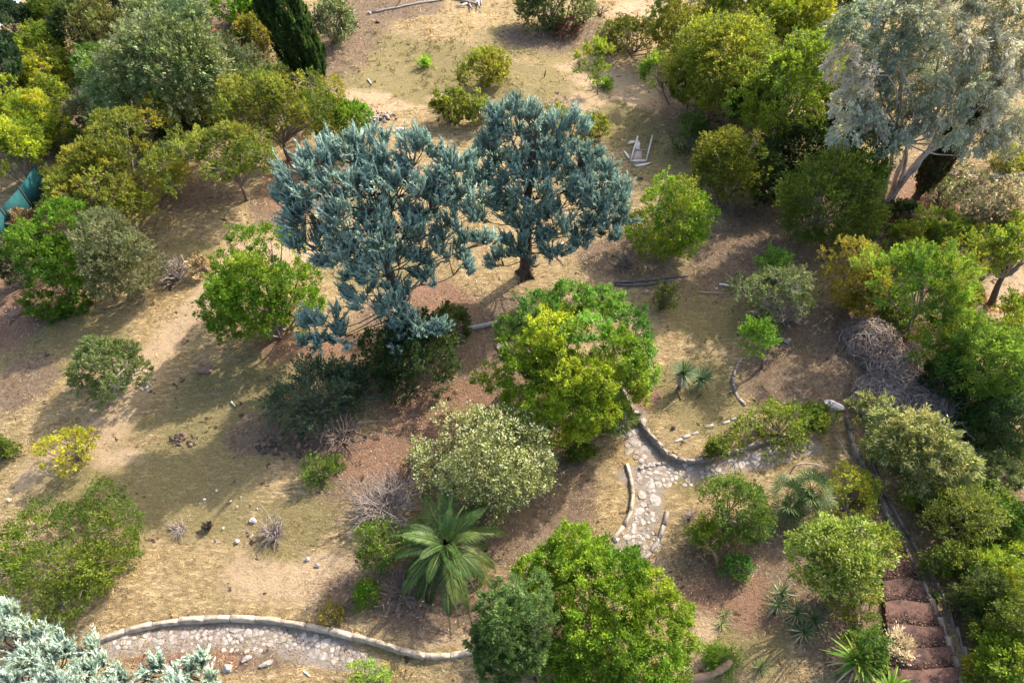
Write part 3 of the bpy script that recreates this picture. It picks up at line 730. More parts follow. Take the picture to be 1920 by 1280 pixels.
# ------------------------------------------------------------------ trees and shrubs, top left
def many(L, f):
    for a in L:
        kw = a[-1] if isinstance(a[-1], dict) else {}
        f(*(a[:-1] if kw else a), **kw)
many([
 ('dark rounded umbrella pine cut by the top left corner', 'pine', 12, 30, 34, 34, 2.2),
 ('small dark umbrella pine between the two white roof strips', 'pine', 58, 32, 24, 24, 2.2),
 ('dark umbrella pine below the lower white roof strip at left edge', 'pine', 14, 85, 26, 22, 2.2),
 ('broad dark blue-green pine at the left edge behind the yellow-green trees', 'pine', 6, 118, 34, 40, 2.0),
 ('low dark pine at the left edge beside the lime hedge top', 'pine', 0, 168, 16, 30, 2.0),
 ('mid green tree above the yellow-green trees in the top left', 'leafy', 88, 25, 34, 40, 1.4),
 ('near-black green tree between the mid green tree and the olive round tree', 'dark', 140, 45, 42, 55, 1.3),
 ('fresh green tree with fine leaves above the brightest yellow-green one', 'leafy', 78, 78, 44, 36, 1.5, dict(col=(1.3, 1.25, 1))),
 ('round olive tree against the black gap in the top left', 'greygreen', 190, 62, 40, 44, 1.5, dict(dens=1.6, twigs=4, col=(1, .95, .6))),
 ('dark green tree behind the grey-green spreading tree at the top edge', 'dark', 225, 8, 70, 30, 1.6),
 ('tall grey-green tree with pale arching tips reaching the top edge', 'cascade', 330, 25, 70, 50, 1.7),
], tree)
tree('big spreading grey-green tree with pale arching branch tips, upper left', 'cascade', 300, 120, 125, 105, 1.15, dome=True, r0=.2, dens=1.0,
     lobes=[(345, 45, 36, .5), (300, 75, 40, .5), (370, 85, 38, .5), (250, 85, 34, .3), (235, 125, 38, 0), (290, 125, 46, 0), (350, 125, 44, .2), (390, 130, 30, .4), (200, 165, 30, -.4), (250, 175, 44, -.4), (310, 180, 44, -.4), (365, 175, 36, -.2), (215, 210, 34, -.9), (270, 225, 36, -1), (330, 225, 34, -.9), (180, 130, 22, .2), (420, 95, 24, .5)])
tree('fresh green tree under the left flank of the big grey-green tree', 'bright', 205, 155, 60, 75, 1.1, col=(.75, .8, 1.2), nl=24)
many([
 ('bright yellow-green bush in front of the dark pines, upper left', 'lime', 68, 138, 50, 40, 1.0, dict(col=(1.25, 1.1, 1))),
 ('lime green upper part of the hedge along the teal fence', 'lime', 35, 215, 60, 62, 1.1, dict(nl=26, col=(1.35, 1.3, 1.2))),
 ('pale lime hedge bush directly above the teal fence at the left edge', 'lime', 12, 288, 56, 70, 1.1, dict(nl=26, dens=1.2, col=(1.4, 1.4, 1.3))),
 ('darker green lower shoulder of the hedge beside the bare earth', 'bright', 75, 232, 32, 36, 1.0, dict(col=(.7, .8, 1.5))),
 ('small yellow-green bush beside the reddish dry shrub, upper left', 'lime', 118, 128, 26, 30, .8),
 ('olive and rust coloured bush left of the tall cypress column', 'olive', 482, 62, 40, 38, .9, dict(col=(1.1, .9, .8))),
 ('rusty brown thin bush behind the grey-green shrub near the cypress column', 'deadred', 425, 98, 34, 30, .8, dict(col=(1, 1.1, .9))),
 ('dark green bush filling the shade between the big tree and the olive thicket', 'dark', 345, 245, 40, 34, .8),
 ('dark bush under the right flank of the big grey-green tree', 'dark', 400, 180, 36, 36, .85, dict(col=(1.2, 1.3, 1.1))),
 ('mid green bush behind the mushroom-shaped bushes at the foot of the column cypress', 'leafy', 530, 150, 40, 26, .9, dict(col=(.8, .85, 1))),
 ('dark bush at the top edge between the bright grass clump and the column cypress', 'dark', 500, 15, 40, 26, .9, dict(col=(1.3, 1.3, 1))),
 ('grey-green bush at the right of the rusty bush by the white pipe', 'greygreen', 455, 85, 24, 26, .9, dict(dens=1.3, col=(.8, .8, .7))),
 ('dark low bush filling the gap at the left edge above the lime hedge', 'dark', 25, 165, 30, 24, .9),
 ('green bush behind the golden dome on its left shoulder', 'leafy', 100, 262, 36, 22, .8),
 ('bright green bush between the lime hedge and the golden olive dome', 'lime', 62, 262, 36, 44, .9, dict(col=(1.2, 1.3, 1.3))),
 ('light green bush right of the lime hedge top beside the leafless reddish shrub', 'lime', 95, 180, 30, 34, .9),
 ('grey-green bush overlapping the left foot of the big grey-green tree', 'greygreen', 165, 215, 36, 32, .85, dict(dens=1.5, twigs=6)),
 ('yellowish green bush behind the two mushroom-shaped bushes, left one', 'olive', 375, 215, 44, 34, .9, dict(dens=1.2, twigs=6, col=(1.05, 1.15, 1.2))),
 ('fresh green bush joined to the right side of the upper mushroom-shaped bush', 'leafy', 578, 205, 34, 36, .9, dict(col=(1.1, 1.1, 1))),
 ('dark green bush at the very top left between two pines', 'dark', 100, -5, 40, 26, 1.2),
 ('grey-green bush at the foot of the big tree near the cypress column', 'greygreen', 452, 118, 40, 32, .85, dict(dens=1.3)),
 ('dark grey-green bush right of the cypress column at the top edge', 'cascade', 622, 38, 42, 46, .9, dict(col=(.6, .62, .6))),
 ('pale olive upright shrub above the mushroom-shaped bushes', 'greygreen', 335, 205, 40, 42, .9, dict(dens=1.5, col=(1.15, 1.1, .7))),
 ('small shrub with dead orange leaves on its left beside the pale olive shrub', 'orange', 283, 236, 30, 24, 1.1),
 ('grey-green rounded bush behind the upper mushroom-shaped bush', 'greygreen', 468, 158, 48, 34, .9, dict(dens=1.6, twigs=6, col=(.8, .95, .7))),
 ('small pale green bush at the foot of the cypress column', 'greygreen', 590, 175, 40, 18, .8, dict(dens=1.4, col=(1.2, 1.2, .8))),
 ('bright green bush tucked behind the large cypress crown, near the stone heap', 'bright', 640, 238, 58, 50, .9, dict(nl=30)),
 ('large golden olive dome-shaped bush near the teal fence', 'golden', 190, 338, 128, 100, .85, dict(nl=60)),
 ('dark grey low bush between the golden dome and the mushroom-shaped bushes', 'greygreen', 305, 300, 26, 38, .8, dict(col=(.6, .6, .6))),
 ('dark grey bush at the left edge below the teal fence', 'greyshrub', 14, 490, 34, 58, .9, dict(dens=1.8, col=(.5, .5, .55))),
 ('lime bush with rounded masses left of the airy grey bush, left side', 'bright', 105, 490, 62, 92, .85, dict(lobes=[(125, 425, 50, .5), (85, 490, 45, -.3), (135, 490, 45, 0), (95, 555, 42, -.5), (140, 560, 35, -.3)], col=(1.0, 1.0, 1.2), dome=True)),
 ('airy olive-grey bush right of the rounded lime bush', 'greygreen', 225, 500, 62, 88, .85, dict(dens=1.6, nl=26, twigs=14)),
 ('small straw coloured shrub right of the bare white-stemmed shrub', 'straw', 378, 500, 20, 20, .7),
 ('brown tuft of dry stems in front of the teal fence end', 'straw', 48, 418, 26, 26, .8, dict(col=(.6, .55, .5), dens=1.4)),
 ('bright green rounded bush left of the large cypress', 'bright', 492, 555, 108, 105, .85, dict(nl=36, dens=1.15)),
 ('grey-green open shrub with dead twigs on the left lawn', 'greyshrub', 205, 685, 72, 70, .85, dict(dens=1.5, col=(.9, 1, .8), nl=26)),
 ('small yellow broom-like shrub on the left lawn', 'yellowairy', 130, 838, 55, 42, 1.1, dict(dens=1.1)),
 ('green bush barely in view at the left edge below the lawn shade', 'leafy', 2, 842, 24, 24, .8),
 ('wide green bush with visible upright stems, bottom left', 'leafy', 115, 1050, 132, 105, .8, dict(dens=.75, nl=38, twigs=34, r0=.05)),
 ('blue-grey feathery bush at the lower left of the large cypress', 'darkfeather', 610, 735, 80, 62, .75, dict(col=(1.35, 1.35, 1.6), nl=26)),
 ('dark green dense bush directly beneath the large cypress', 'dark', 762, 670, 88, 80, .8, dict(nl=34, dens=1.1)),
 ('small dark olive bush with yellow tips at the right foot of the large cypress', 'dark', 842, 600, 36, 34, .8, dict(col=(1.5, 1.3, 1))),
 ('green shrub on the left side of the feather palm', 'leafy', 712, 1030, 38, 52, .8, dict(col=(.8, .9, 1), dens=.8)),
 ('small bright green sprout bush left of the palm tips, above the curved wall', 'bright', 688, 1112, 26, 24, .7),
 ('pale lime small shrub cut by the bottom edge below the curved wall', 'yellowairy', 698, 1268, 46, 32, .9, dict(col=(.75, 1.05, 2), dens=1.4)),
 ('pale green shrub with cream flower clusters in the lower centre', 'cream', 922, 878, 116, 108, .9, dict(nl=46, dens=1.05)),
 ('thin yellow-green sprig bush left of the cream-flowered shrub', 'cream', 790, 850, 24, 30, .8, dict(dens=.6)),
 ('bright yellow-green round bush on the upper clearing', 'yellowgreen', 910, 128, 48, 36, .9, dict(nl=24, dens=1.05)),
 ('olive green round bush left of the pointed cypress top', 'olive', 842, 200, 36, 32, .9, dict(twigs=3, dens=1.3)),
 ('pale olive bush half hidden by the pointed cypress top', 'olive', 903, 208, 28, 30, .9, dict(twigs=3, dens=1.2, col=(1.3, 1.3, 1.5))),
 ('pale yellow low bush behind the right shoulder of the pointed cypress', 'yellowgreen', 1110, 240, 36, 26, .7, dict(dens=.8, twigs=6)),
 ('pale yellow bush seen above the middle of the right cypress crown', 'yellowgreen', 1045, 222, 34, 18, .8, dict(dens=.8)),
 ('dense olive dome bush at the top of the clearing near the sapling', 'yellowgreen', 1178, 68, 54, 36, .85, dict(col=(.62, .60, .8), nl=30)),
 ('dark grey-green bush at the top edge right of the grey board heap', 'greygreen', 1030, 12, 78, 42, .9, dict(col=(.65, .75, .55), dens=1.7, nl=26, twigs=8)),
 ('low rust-brown dry growth under the dark bush at the top edge', 'deadred', 1065, 52, 32, 16, .6),
], bush)
# mushroom-shaped bushes with exposed gnarled stems
tree('upper of the two mushroom-shaped olive bushes with exposed twiggy stems', 'olive', 505, 208, 108, 56, 1.5, base=(545, 300), nl=44, twigs=20, trunk=.35, name='umbrella_shrub', cat='bush')
tree('lower mushroom-shaped olive bush with white gnarled stems showing below', 'olive', 420, 288, 88, 62, 1.5, base=(465, 375), nl=40, twigs=40, trunk=.3, name='umbrella_shrub', cat='bush', col=(.9, .95, 1))
bush('grass-like bright green clump at the top edge', 'feather', 432, 8, 62, 24, 1.0, col=(1.6, 1.8, 1.2), dens=1.6)
bare('leafless reddish shrub on bare earth right of the lime hedge', 118, 200, 30, 34, 50, M_TWIGD)
bare('brown leafless shrub beneath the bright grass clump at the top edge', 445, 30, 24, 22, 40, M_TWIGD)
bare('tangle of dead grey twigs below the dark grey low bush', 325, 345, 26, 22, 40, M_TWIG)
bare('bare shrub with white arching stems beside the straw-coloured shrub', 330, 495, 42, 46, 60, M_TWIG)
bare('bare grey twigs hanging below the blue-grey feathery bush', 640, 800, 60, 34, 60, M_TWIGD)
bare('big pinkish leafless shrub on the red soil above the palm', 725, 925, 74, 54, 150, M_TWIG, rad=.012)
bare('small bleached dead shrub with thin white stems on the lower left grass', 515, 985, 34, 34, 50, M_TWIG)
bare('thin leafless sapling at the top edge right of the dark bush', 1125, 15, 16, 22, 10, M_TWIGD)
bare('dark heap of dead twigs at the foot of the palm', 755, 1095, 50, 30, 60, M_TWIGD)
bare('small heap of dark twigs and soil on the lower left lawn', 392, 975, 12, 22, 50, M_BARKD, up=.2)
bare('sprawl of pale dead twigs left of the dark twig heap on the lawn', 340, 985, 30, 10, 16, M_TWIG, up=.1)
# ------------------------------------------------------------------ centre and right
bush('large layered bush in the centre, green behind and yellow-green in front, beside the stone path', 'lime', 1080, 695, 160, 145, .72,
     dome=True, two_tone=True, name='large_shrub', r0=.06, twigs=16, col=(1.05, 1.15, 1.1), dens=1.3,
     lobes=[(1010, 590, 42, 1.2), (1070, 570, 42, 1.5), (1130, 580, 42, 1.4), (1180, 620, 40, 1.1), (960, 620, 30, .9), (1040, 630, 46, .4), (1105, 630, 44, .6), (1155, 660, 44, .4), (1195, 660, 30, .7), (1010, 660, 40, 0), (985, 700, 42, -.2),
            (1060, 700, 44, -.2), (1120, 710, 40, 0), (920, 705, 26, .2), (1030, 745, 42, -.7), (1085, 755, 40, -.7), (980, 760, 38, -.7), (1130, 770, 30, -.6), (1040, 800, 34, -1), (995, 800, 30, -1), (1215, 700, 22, .8), (1185, 700, 28, .3), (1095, 800, 26, -1)])
bush('big bright yellow-green bush filling the bottom centre beside the small conifer', 'lime', 1130, 1130, 165, 145, .8, dome=True, name='large_shrub', r0=.045, twigs=8, dens=1.2, col=(.84, 1.08, 1.0),
     lobes=[(1080, 1030, 48, .6), (1040, 1060, 40, .5), (1000, 1075, 32, .6), (1110, 1080, 50, .2), (1170, 1080, 46, .4), (1215, 1110, 44, .4), (1260, 1150, 36, .4), (1005, 1120, 28, .1), (1160, 1140, 50, 0), (1220, 1170, 46, 0), (1110, 1180, 44, -.4), (1080, 1230, 40, -.6),
            (1160, 1210, 50, -.5), (1225, 1225, 48, -.3), (1265, 1200, 32, 0), (1120, 1260, 44, -.7), (1200, 1270, 46, -.6), (1265, 1255, 30, -.2), (1040, 1255, 30, -.5)])
tree('small dense round-topped green conifer at the bottom centre', 'thuja', 955, 1200, 74, 84, .95, name='conifer', trunk=.6, nl=90, dens=2.6, r0=.08)
S['thuja']['cr'] = .13
many([
 ('yellow-green bush at the top left corner of the right-hand thicket', 'yellowgreen', 1282, 42, 68, 62, 1.2),
 ('olive-yellow tree at the left front of the right-hand thicket', 'yellowgreen', 1352, 125, 108, 98, 1.2, dict(col=(.95, 1.0, .9), nl=44)),
 ('green bush in the shade at the left edge of the right-hand thicket', 'leafy', 1300, 150, 48, 62, 1.0),
 ('yellow-green tree top at the top edge above the olive-yellow tree', 'yellowgreen', 1385, 25, 74, 66, 1.6, dict(col=(.9, 1.0, .9))),
 ('tall yellow-green tree left of the silver tree at the top edge', 'lime', 1492, 45, 76, 80, 1.6, dict(col=(1.05, 1.02, .9), nl=34)),
 ('dark green tree between the silver tree and the tall yellow-green tree', 'dark', 1560, 15, 38, 48, 1.8),
 ('fresh green tree in the middle of the thicket left of the silver tree', 'lime', 1488, 175, 92, 108, 1.3, dict(col=(.85, .98, 1), nl=44)),
 ('dark green tree below the olive-yellow tree in the thicket', 'dark', 1420, 215, 62, 58, 1.2, dict(col=(1.2, 1.2, 1))),
 ('shaded dark tree at the heart of the thicket', 'dark', 1505, 285, 78, 66, 1.2, dict(nl=26)),
 ('shaded feathery tree directly left of the pale trunks', 'feather', 1615, 310, 52, 88, 1.2, dict(col=(.8, .85, .9), nl=26)),
 ('deep green tree between the two yellow-green ones at the top of the thicket', 'dark', 1440, 90, 50, 60, 1.4, dict(col=(1.5, 1.6, 1.1))),
 ('green tree at the right foot of the olive-yellow tree, mid thicket', 'leafy', 1400, 165, 60, 60, 1.1, dict(col=(.85, .95, 1))),
 ('shaded bush at the bottom of the thicket behind the lone dark olive bush', 'dark', 1440, 330, 58, 60, .9, dict(col=(1.2, 1.2, 1.1))),
 ('dark tree behind the left flank of the silver tree', 'dark', 1580, 225, 50, 70, 1.4),
 ('dark tree behind the crown of the silver tree at the top edge', 'dark', 1690, -30, 90, 50, 2.2, dict(col=(1.3, 1.2, 1))),
 ('second dark tree behind the silver crown near the top right corner', 'dark', 1840, -30, 90, 50, 2.2, dict(col=(1.4, 1.3, 1))),
 ('feathery dark tree in the thicket above the dead white branch', 'feather', 1545, 385, 96, 84, 1.1, dict(col=(1.0, .85, 1), nl=30, twigs=20)),
], tree)
many([
 ('dense dark olive bush standing alone at the foot of the thicket', 'leafy', 1366, 322, 62, 74, .9, dict(col=(1.2, 1.0, .8), nl=34)),
 ('round bright green bush on the brown litter below the broken frame', 'bright', 1268, 422, 76, 74, .85, dict(nl=38, col=(1.15, 1, 1))),
 ('soft green shrub at the shaded left edge of the thicket', 'feather', 1300, 250, 26, 38, .9, dict(dens=.6, col=(.7, .8, .9))),
 ('airy grey shrub with dead white twigs beside the fallen white pole', 'greyshrub', 1450, 548, 74, 68, .85, dict(dens=.95, nl=26, twigs=60, col=(.95, 1.05, .9))),
 ('fresh green feathery sprout on top of the airy grey shrub', 'feather', 1462, 500, 32, 24, 2.6, dict(col=(1, 1.2, 1.2))),
 ('golden yellow bush at the upper end of the dead brush hedge', 'amber', 1606, 530, 58, 66, .9, dict(dens=1.5, nl=24)),
 ('wide dark bush in the shade right of the feathery dark tree', 'dark', 1600, 430, 40, 40, .8, dict(col=(1.1, 1.2, 1))),
 ('yellow-green scrub between the golden bush and the low lime bush', 'yellowgreen', 1685, 480, 34, 26, .7, dict(dens=.6, col=(.8, .9, 1))),
 ('green scrub on the slope under the two-lobed tree', 'limefeather', 1690, 600, 34, 30, .8, dict(dens=.7, col=(.7, .8, 1))),
 ('dark scrub under the large fluffy tree at the right', 'dark', 1835, 755, 60, 36, .8, dict(col=(1.1, 1.2, 1))),
 ('small dark bush at the foot of the pale trunks', 'dark', 1694, 398, 28, 22, .8),
 ('low bright green bush right of the base of the pale trunks', 'lime', 1754, 428, 42, 34, .85, dict(col=(.9, 1, 1))),
 ('small lime bush between the pale trunks and the golden bush', 'lime', 1692, 440, 26, 26, .8),
 ('brown dry bush around the base of the pale trunks', 'deadred', 1658, 405, 26, 20, .7),
 ('shrub with pale pink and white flowers near the right edge', 'floral', 1850, 385, 58, 52, .85, dict(dens=1.3, nl=26)),
 ('small grey-green shrub with fine stems left of the flowering shrub', 'greygreen', 1770, 362, 32, 26, .8),
 ('low bush with crimson flowers beside the pale ledge', 'floral', 1818, 335, 32, 18, .7, dict(col=(.9, .9, .8))),
 ('bright lime bush at the right edge below the flowering shrub', 'lime', 1905, 432, 32, 40, .9),
 ('yellow-green bushes growing under the silver tree at the right edge', 'yellowgreen', 1900, 300, 40, 22, .8),
 ('small yellow bush on the dry ground right of the golden bush', 'yellowairy', 1800, 430, 40, 20, .8, dict(col=(.6, .8, 1))),
 ('dark ivy-covered mound behind the dead brush hedge', 'dark', 1782, 712, 46, 52, .8, dict(nl=26)),
 ('long pale-leaved shrub below the dead brush hedge', 'palespray', 1718, 838, 112, 74, .7, dict(lobes=[(1630, 768, 30), (1670, 795, 36), (1715, 805, 36), (1760, 835, 38), (1690, 840, 34), (1740, 865, 38), (1795, 870, 32), (1720, 900, 32), (1780, 900, 30)], dome=True, dens=1.2)),
 ('dark green bush against the right edge above the olive ground bushes', 'dark', 1893, 800, 48, 66, .9, dict(nl=26, col=(.9, 1.1, 1.1))),
 ('grey-green bush between the pale-leaved shrub and the right edge', 'greygreen', 1850, 888, 58, 42, .85, dict(dens=1.6, twigs=3, col=(.8, .95, .7))),
 ('dull olive bush right of the red steps, upper part', 'leafy', 1800, 975, 70, 66, .85, dict(nl=30, col=(1.25, 1.1, 1.6))),
 ('dark green bush at the right edge level with the top of the red steps', 'bright', 1895, 985, 52, 50, .95, dict(col=(.5, .62, 1.1))),
 ('mid green bush between the olive bush and the bright bush at the right edge', 'bright', 1842, 1050, 58, 48, .95, dict(col=(.85, .85, 1))),
 ('bright yellow-green bush at the lower right edge', 'lime', 1890, 1110, 62, 68, 1.1, dict(col=(.95, 1.05, 1), nl=28)),
 ('bright lime bush in the bottom right corner', 'lime', 1893, 1235, 64, 64, 1.1, dict(col=(.9, 1.05, 1), nl=26)),
 ('low green bush pressed against the outer kerb above the middle of the steps', 'leafy', 1757, 1050, 26, 36, .8, dict(col=(1.1, 1.05, 1.2))),
 ('yellow-green bush under the pale-leaved shrub beside the outer kerb', 'leafy', 1745, 945, 48, 34, .8, dict(col=(1.35, 1.2, 1.2))),
 ('fine-leaved green bush between the dull olive bush and the grey-green one above it', 'limefeather', 1842, 935, 46, 38, .9, dict(col=(.75, .85, 1))),
 ('green bush at the right edge just above the bright yellow-green one', 'lime', 1908, 1040, 34, 36, 1.0, dict(col=(.8, .95, 1))),
 ('dark green bush in the gap above the bright lime corner bush', 'dark', 1842, 1160, 42, 40, .9, dict(col=(1.3, 1.4, 1))),
 ('leafy green bush squeezed between the two brightest bushes at the right edge', 'leafy', 1908, 1172, 30, 30, .9),
 ('dark feathery bush under the large fluffy tree, touching the right edge', 'darkfeather', 1890, 738, 42, 40, .9, dict(col=(1.5, 1.6, 1))),
 ('dark green bush tucked behind the pale-leaved shrub on its upper right', 'dark', 1828, 812, 40, 36, .9, dict(col=(1.3, 1.4, 1.2))),
 ('lime bush at the right edge below the leaning dark-trunked tree', 'limefeather', 1908, 580, 26, 36, .9),
 ('green bush filling the left foot of the two-lobed feathery tree', 'feather', 1672, 560, 30, 36, .9, dict(col=(1, 1.1, 1), dens=.8)),
 ('grey-green bush beside the lower steps outside the double kerb', 'greygreen', 1832, 1120, 34, 62, .8, dict(dens=1.8, twigs=3, col=(.7, .85, .5))),
 ('olive bush at the bottom edge right of the double kerb', 'leafy', 1872, 1190, 42, 70, .7, dict(col=(1, .95, 1.3))),
 ('small shrub with yellowing leaves beside the kerb near the lowest steps', 'leafy', 1845, 1270, 36, 34, .7, dict(col=(1.7, 1.3, 1.2))),
 ('green shrub with glossy leaves above the crooked stump, lower right', 'leafy', 1388, 958, 66, 62, .9, dict(nl=30, dens=1.0, twigs=14, col=(.85, 1, 1.2))),
 ('small bright green shrub left of the glossy green shrub', 'bright', 1318, 1002, 30, 30, .8, dict(dens=.8, col=(1.2, 1, 1))),
 ('small dark green shrub right of the crooked stump', 'bright', 1382, 1062, 25, 24, .8, dict(col=(.55, .75, 1.6))),
 ('airy yellow shrub between the fan palm and the double kerb', 'yellowairy', 1600, 922, 58, 46, 1.1, dict(dens=1.3, nl=20, col=(.85, .95, 1))),
 ('full round bush with pale flowering top beside the red steps', 'palegreen', 1565, 1045, 80, 75, .95, dict(nl=44, col=(.85, 1.0, .6), dens=1.2, base=(1590, 1120))),
 ('lower yellowish skirt bush under the pale-topped bush beside the steps', 'lime', 1585, 1100, 56, 54, .8, dict(nl=30, col=(.8, .78, 1.4))),
 ('long feathery shoots reaching over the top of the red steps', 'limefeather', 1642, 1022, 34, 34, 1.0, dict(dens=.8)),
 ('small leafy bush with white flowers behind the spiky rosette at the bottom edge', 'bright', 1628, 1222, 38, 44, .8, dict(col=(.85, .8, 1.5), nl=22)),
 ('dry white thistly shrub on the left side of the red steps', 'straw', 1682, 1215, 26, 26, .8, dict(col=(1.7, 1.9, 2.5), dens=.9)),
 ('low yellow-green ground shrub along the wall bed, right of the path', 'leafy', 1455, 795, 76, 22, .5, dict(nl=26, dens=.8, col=(1.35, 1.25, 1.2))),
 ('small green shrub at the right end of the wall bed beside the white rock', 'leafy', 1528, 783, 30, 26, .8, dict(col=(1.2, 1.2, 1))),
 ('small rounded shrub growing against the curved path wall', 'leafy', 1344, 840, 20, 22, .8, dict(col=(1.1, 1, 1))),
 ('grey-green shrub overhanging the start of the stone path', 'greygreen', 1143, 785, 42, 40, .8, dict(dens=1.3, col=(.85, 1.1, .6), twigs=16)),
 ('small green bush left of the stone path by its first stones', 'leafy', 1092, 845, 28, 22, .7),
 ('low grass tussock below the grey pipes', 'feather', 1248, 560, 20, 24, .8, dict(dens=.5, col=(1, .8, 1.2))),
 ('small green bush left of the twiggy reddish soil, beside the dark heap', 'feather', 605, 885, 30, 24, .7, dict(dens=.6)),
 ('tiny bright green tuft on the dry upper lawn', 'feather', 797, 118, 6, 7, .9, dict(col=(1.8, 2, 1), dens=2)),
 ('green weed tuft at the foot of the sapling on the upper clearing', 'feather', 1132, 160, 14, 9, .8, dict(col=(1.6, 1.7, 1.2))),
 ('dry scrubby tuft left of the lime shrub on the curved wall', 'amber', 622, 1150, 22, 20, .7, dict(dens=.6, col=(.8, .8, 1))),
 ('green tuft in the bottom edge grass near the reddish root', 'feather', 1345, 1235, 26, 22, .8, dict(col=(1.4, 1.4, 1.2), dens=.7)),
], bush)
many([
 ('feathery bright green tree with two flat lobes on the sunny slope', 'limefeather', 1735, 525, 82, 66, 1.6, dict(base=(1700, 640), nl=30, col=(.78, .95, 1), dens=1.15)),
 ('open lime tree crown spreading over the sunny slope at the right', 'limefeather', 1838, 478, 60, 36, 2.0, dict(base=(1835, 560), dens=.75, nl=22, col=(1.1, 1, 1))),
 ('lime tree at the right edge leaning over a dark forked trunk', 'limefeather', 1900, 465, 45, 40, 2.4, dict(base=(1862, 568), dens=.85, r0=.13, trunk=.5)),
 ('fluffy bright green tree at the right edge on the slope', 'limefeather', 1898, 640, 36, 56, 1.3, dict(nl=22)),
 ('large fluffy green tree in front of the sunny slope', 'limefeather', 1850, 685, 78, 78, 1.2, dict(nl=38, col=(.72, .9, 1.1), dens=1.2)),
 ('fluffy lime tree left of the large fluffy green tree', 'limefeather', 1778, 640, 50, 66, 1.3, dict(nl=26, col=(.85, .95, 1), dens=.95)),
 ('slim yellow-green tree between the lime crown and the two-lobed tree', 'limefeather', 1795, 560, 30, 58, 1.4, dict(col=(1.1, 1, 1), dens=.9)),
 ('little feathery green tree at the curved stone ring', 'feather', 1425, 632, 30, 30, 2.0, dict(base=(1428, 690), col=(1.1, 1.3, 1.2))),
 ('thin sapling with sparse pale leaves in the middle of the upper clearing', 'limefeather', 1110, 112, 28, 48, 1.3, dict(base=(1123, 178), dens=.5, nl=14, r0=.035, name='sapling')),
 ('thin leaning sapling at the left edge of the thicket shade', 'limefeather', 1225, 135, 34, 36, 1.6, dict(base=(1258, 196), dens=.38, nl=12, r0=.035, name='sapling', col=(.75, .9, 1))),
 ('young yellow-green tree on the slope above the flowering shrub', 'yellowgreen', 1850, 430, 40, 22, 1.2, dict(dens=.5)),
], tree)
# the silver tree: several pale trunks fanning to the right
def silver_tree():
    g = np.random.default_rng(21); b = on_ground(1662, 392)
    rt, bpt, p, R, pp = plant('silver_tree', 'huge silvery grey tree with pale twisted trunks fanning out, upper right', 'tree', 'eucal', 1745, 120, 205, 190, base=(1662, 392), dy=0, trunk=.5,
        lobes=[(1600, 60, 40, 1), (1640, 30, 40, 1.5), (1690, 40, 44, 1.5), (1590, 120, 36, .4), (1640, 100, 42, .8), (1700, 100, 44, 1), (1760, 60, 44, 1.5), (1820, 60, 44, 1.5), (1880, 60, 44, 1.5), (1600, 190, 36, 0), (1650, 170, 40, .3), (1710, 170, 42, .3), (1770, 130, 44, .8),
               (1830, 130, 44, .8), (1890, 130, 42, .8), (1590, 245, 30, -.4), (1640, 230, 34, -.2), (1690, 230, 34, -.4), (1770, 190, 40, 0), (1830, 200, 42, .2), (1890, 200, 44, .4), (1780, 240, 30, -.4), (1830, 255, 34, -.3), (1890, 255, 32, 0), (1720, 10, 44, 2), (1790, 0, 44, 2), (1860, 5, 44, 2), (1910, 100, 30, 1),
               (1665, 270, 20, -.6), (1810, 160, 30, -.6), (1740, 215, 30, -.7), (1680, 135, 34, .2), (1735, 100, 36, .4), (1800, 100, 36, .4), (1860, 100, 36, .5), (1740, 160, 34, -.2), (1860, 160, 34, 0), (1870, 235, 34, -.3), (1640, 200, 30, -.5), (1620, 140, 30, -.2), (1725, 60, 36, .8)], r0=.09, twigs=4, dens=1.1)
    T = Tubes(); cp = np.array([0, 0, CAM_H])
    def at(px, py, dy):
        r = ray(px, py); return cp + r * ((b[1] + dy) / r[1])
    for i, (path, r) in enumerate([
        ([(1662, 395, 0), (1685, 345, 0), (1722, 300, .1), (1765, 262, .2), (1800, 235, .4), (1850, 190, .6)], .13),
        ([(1662, 392, .1), (1678, 335, .1), (1700, 280, .2), (1725, 240, .3), (1750, 190, .6), (1760, 110, 1)], .12),
        ([(1660, 390, -.1), (1690, 350, -.2), (1735, 290, -.2), (1790, 262, -.1), (1850, 240, .1)], .10),
        ([(1655, 392, 0), (1662, 340, 0), (1675, 285, 0), (1682, 220, .2), (1690, 120, .8)], .11),
        ([(1652, 388, .2), (1655, 330, .2), (1658, 300, .2), (1675, 272, .2)], .09),
        ([(1668, 360, -.2), (1700, 330, -.25), (1748, 275, -.2), (1765, 220, 0), (1820, 130, .6)], .10)]):
        pts = np.array([at(*q) for q in path]); pts[0][2] = b[2] - .1
        tt = np.linspace(0, len(pts) - 1, 16); P = np.stack([np.interp(tt, range(len(pts)), pts[:, k]) for k in range(3)], 1)
        P[1:-1] = (P[:-2] + P[1:-1] * 2 + P[2:]) / 4 + g.normal(size=(14, 3)) * .03
        T.add(P, np.linspace(r, r * .35, 16) * (1 + .12 * np.sin(np.arange(16) * 2.1)), 8)
    me = T.mesh('limbs', M_BARKP, b); count(me); link('limbs', me, rt)
silver_tree()
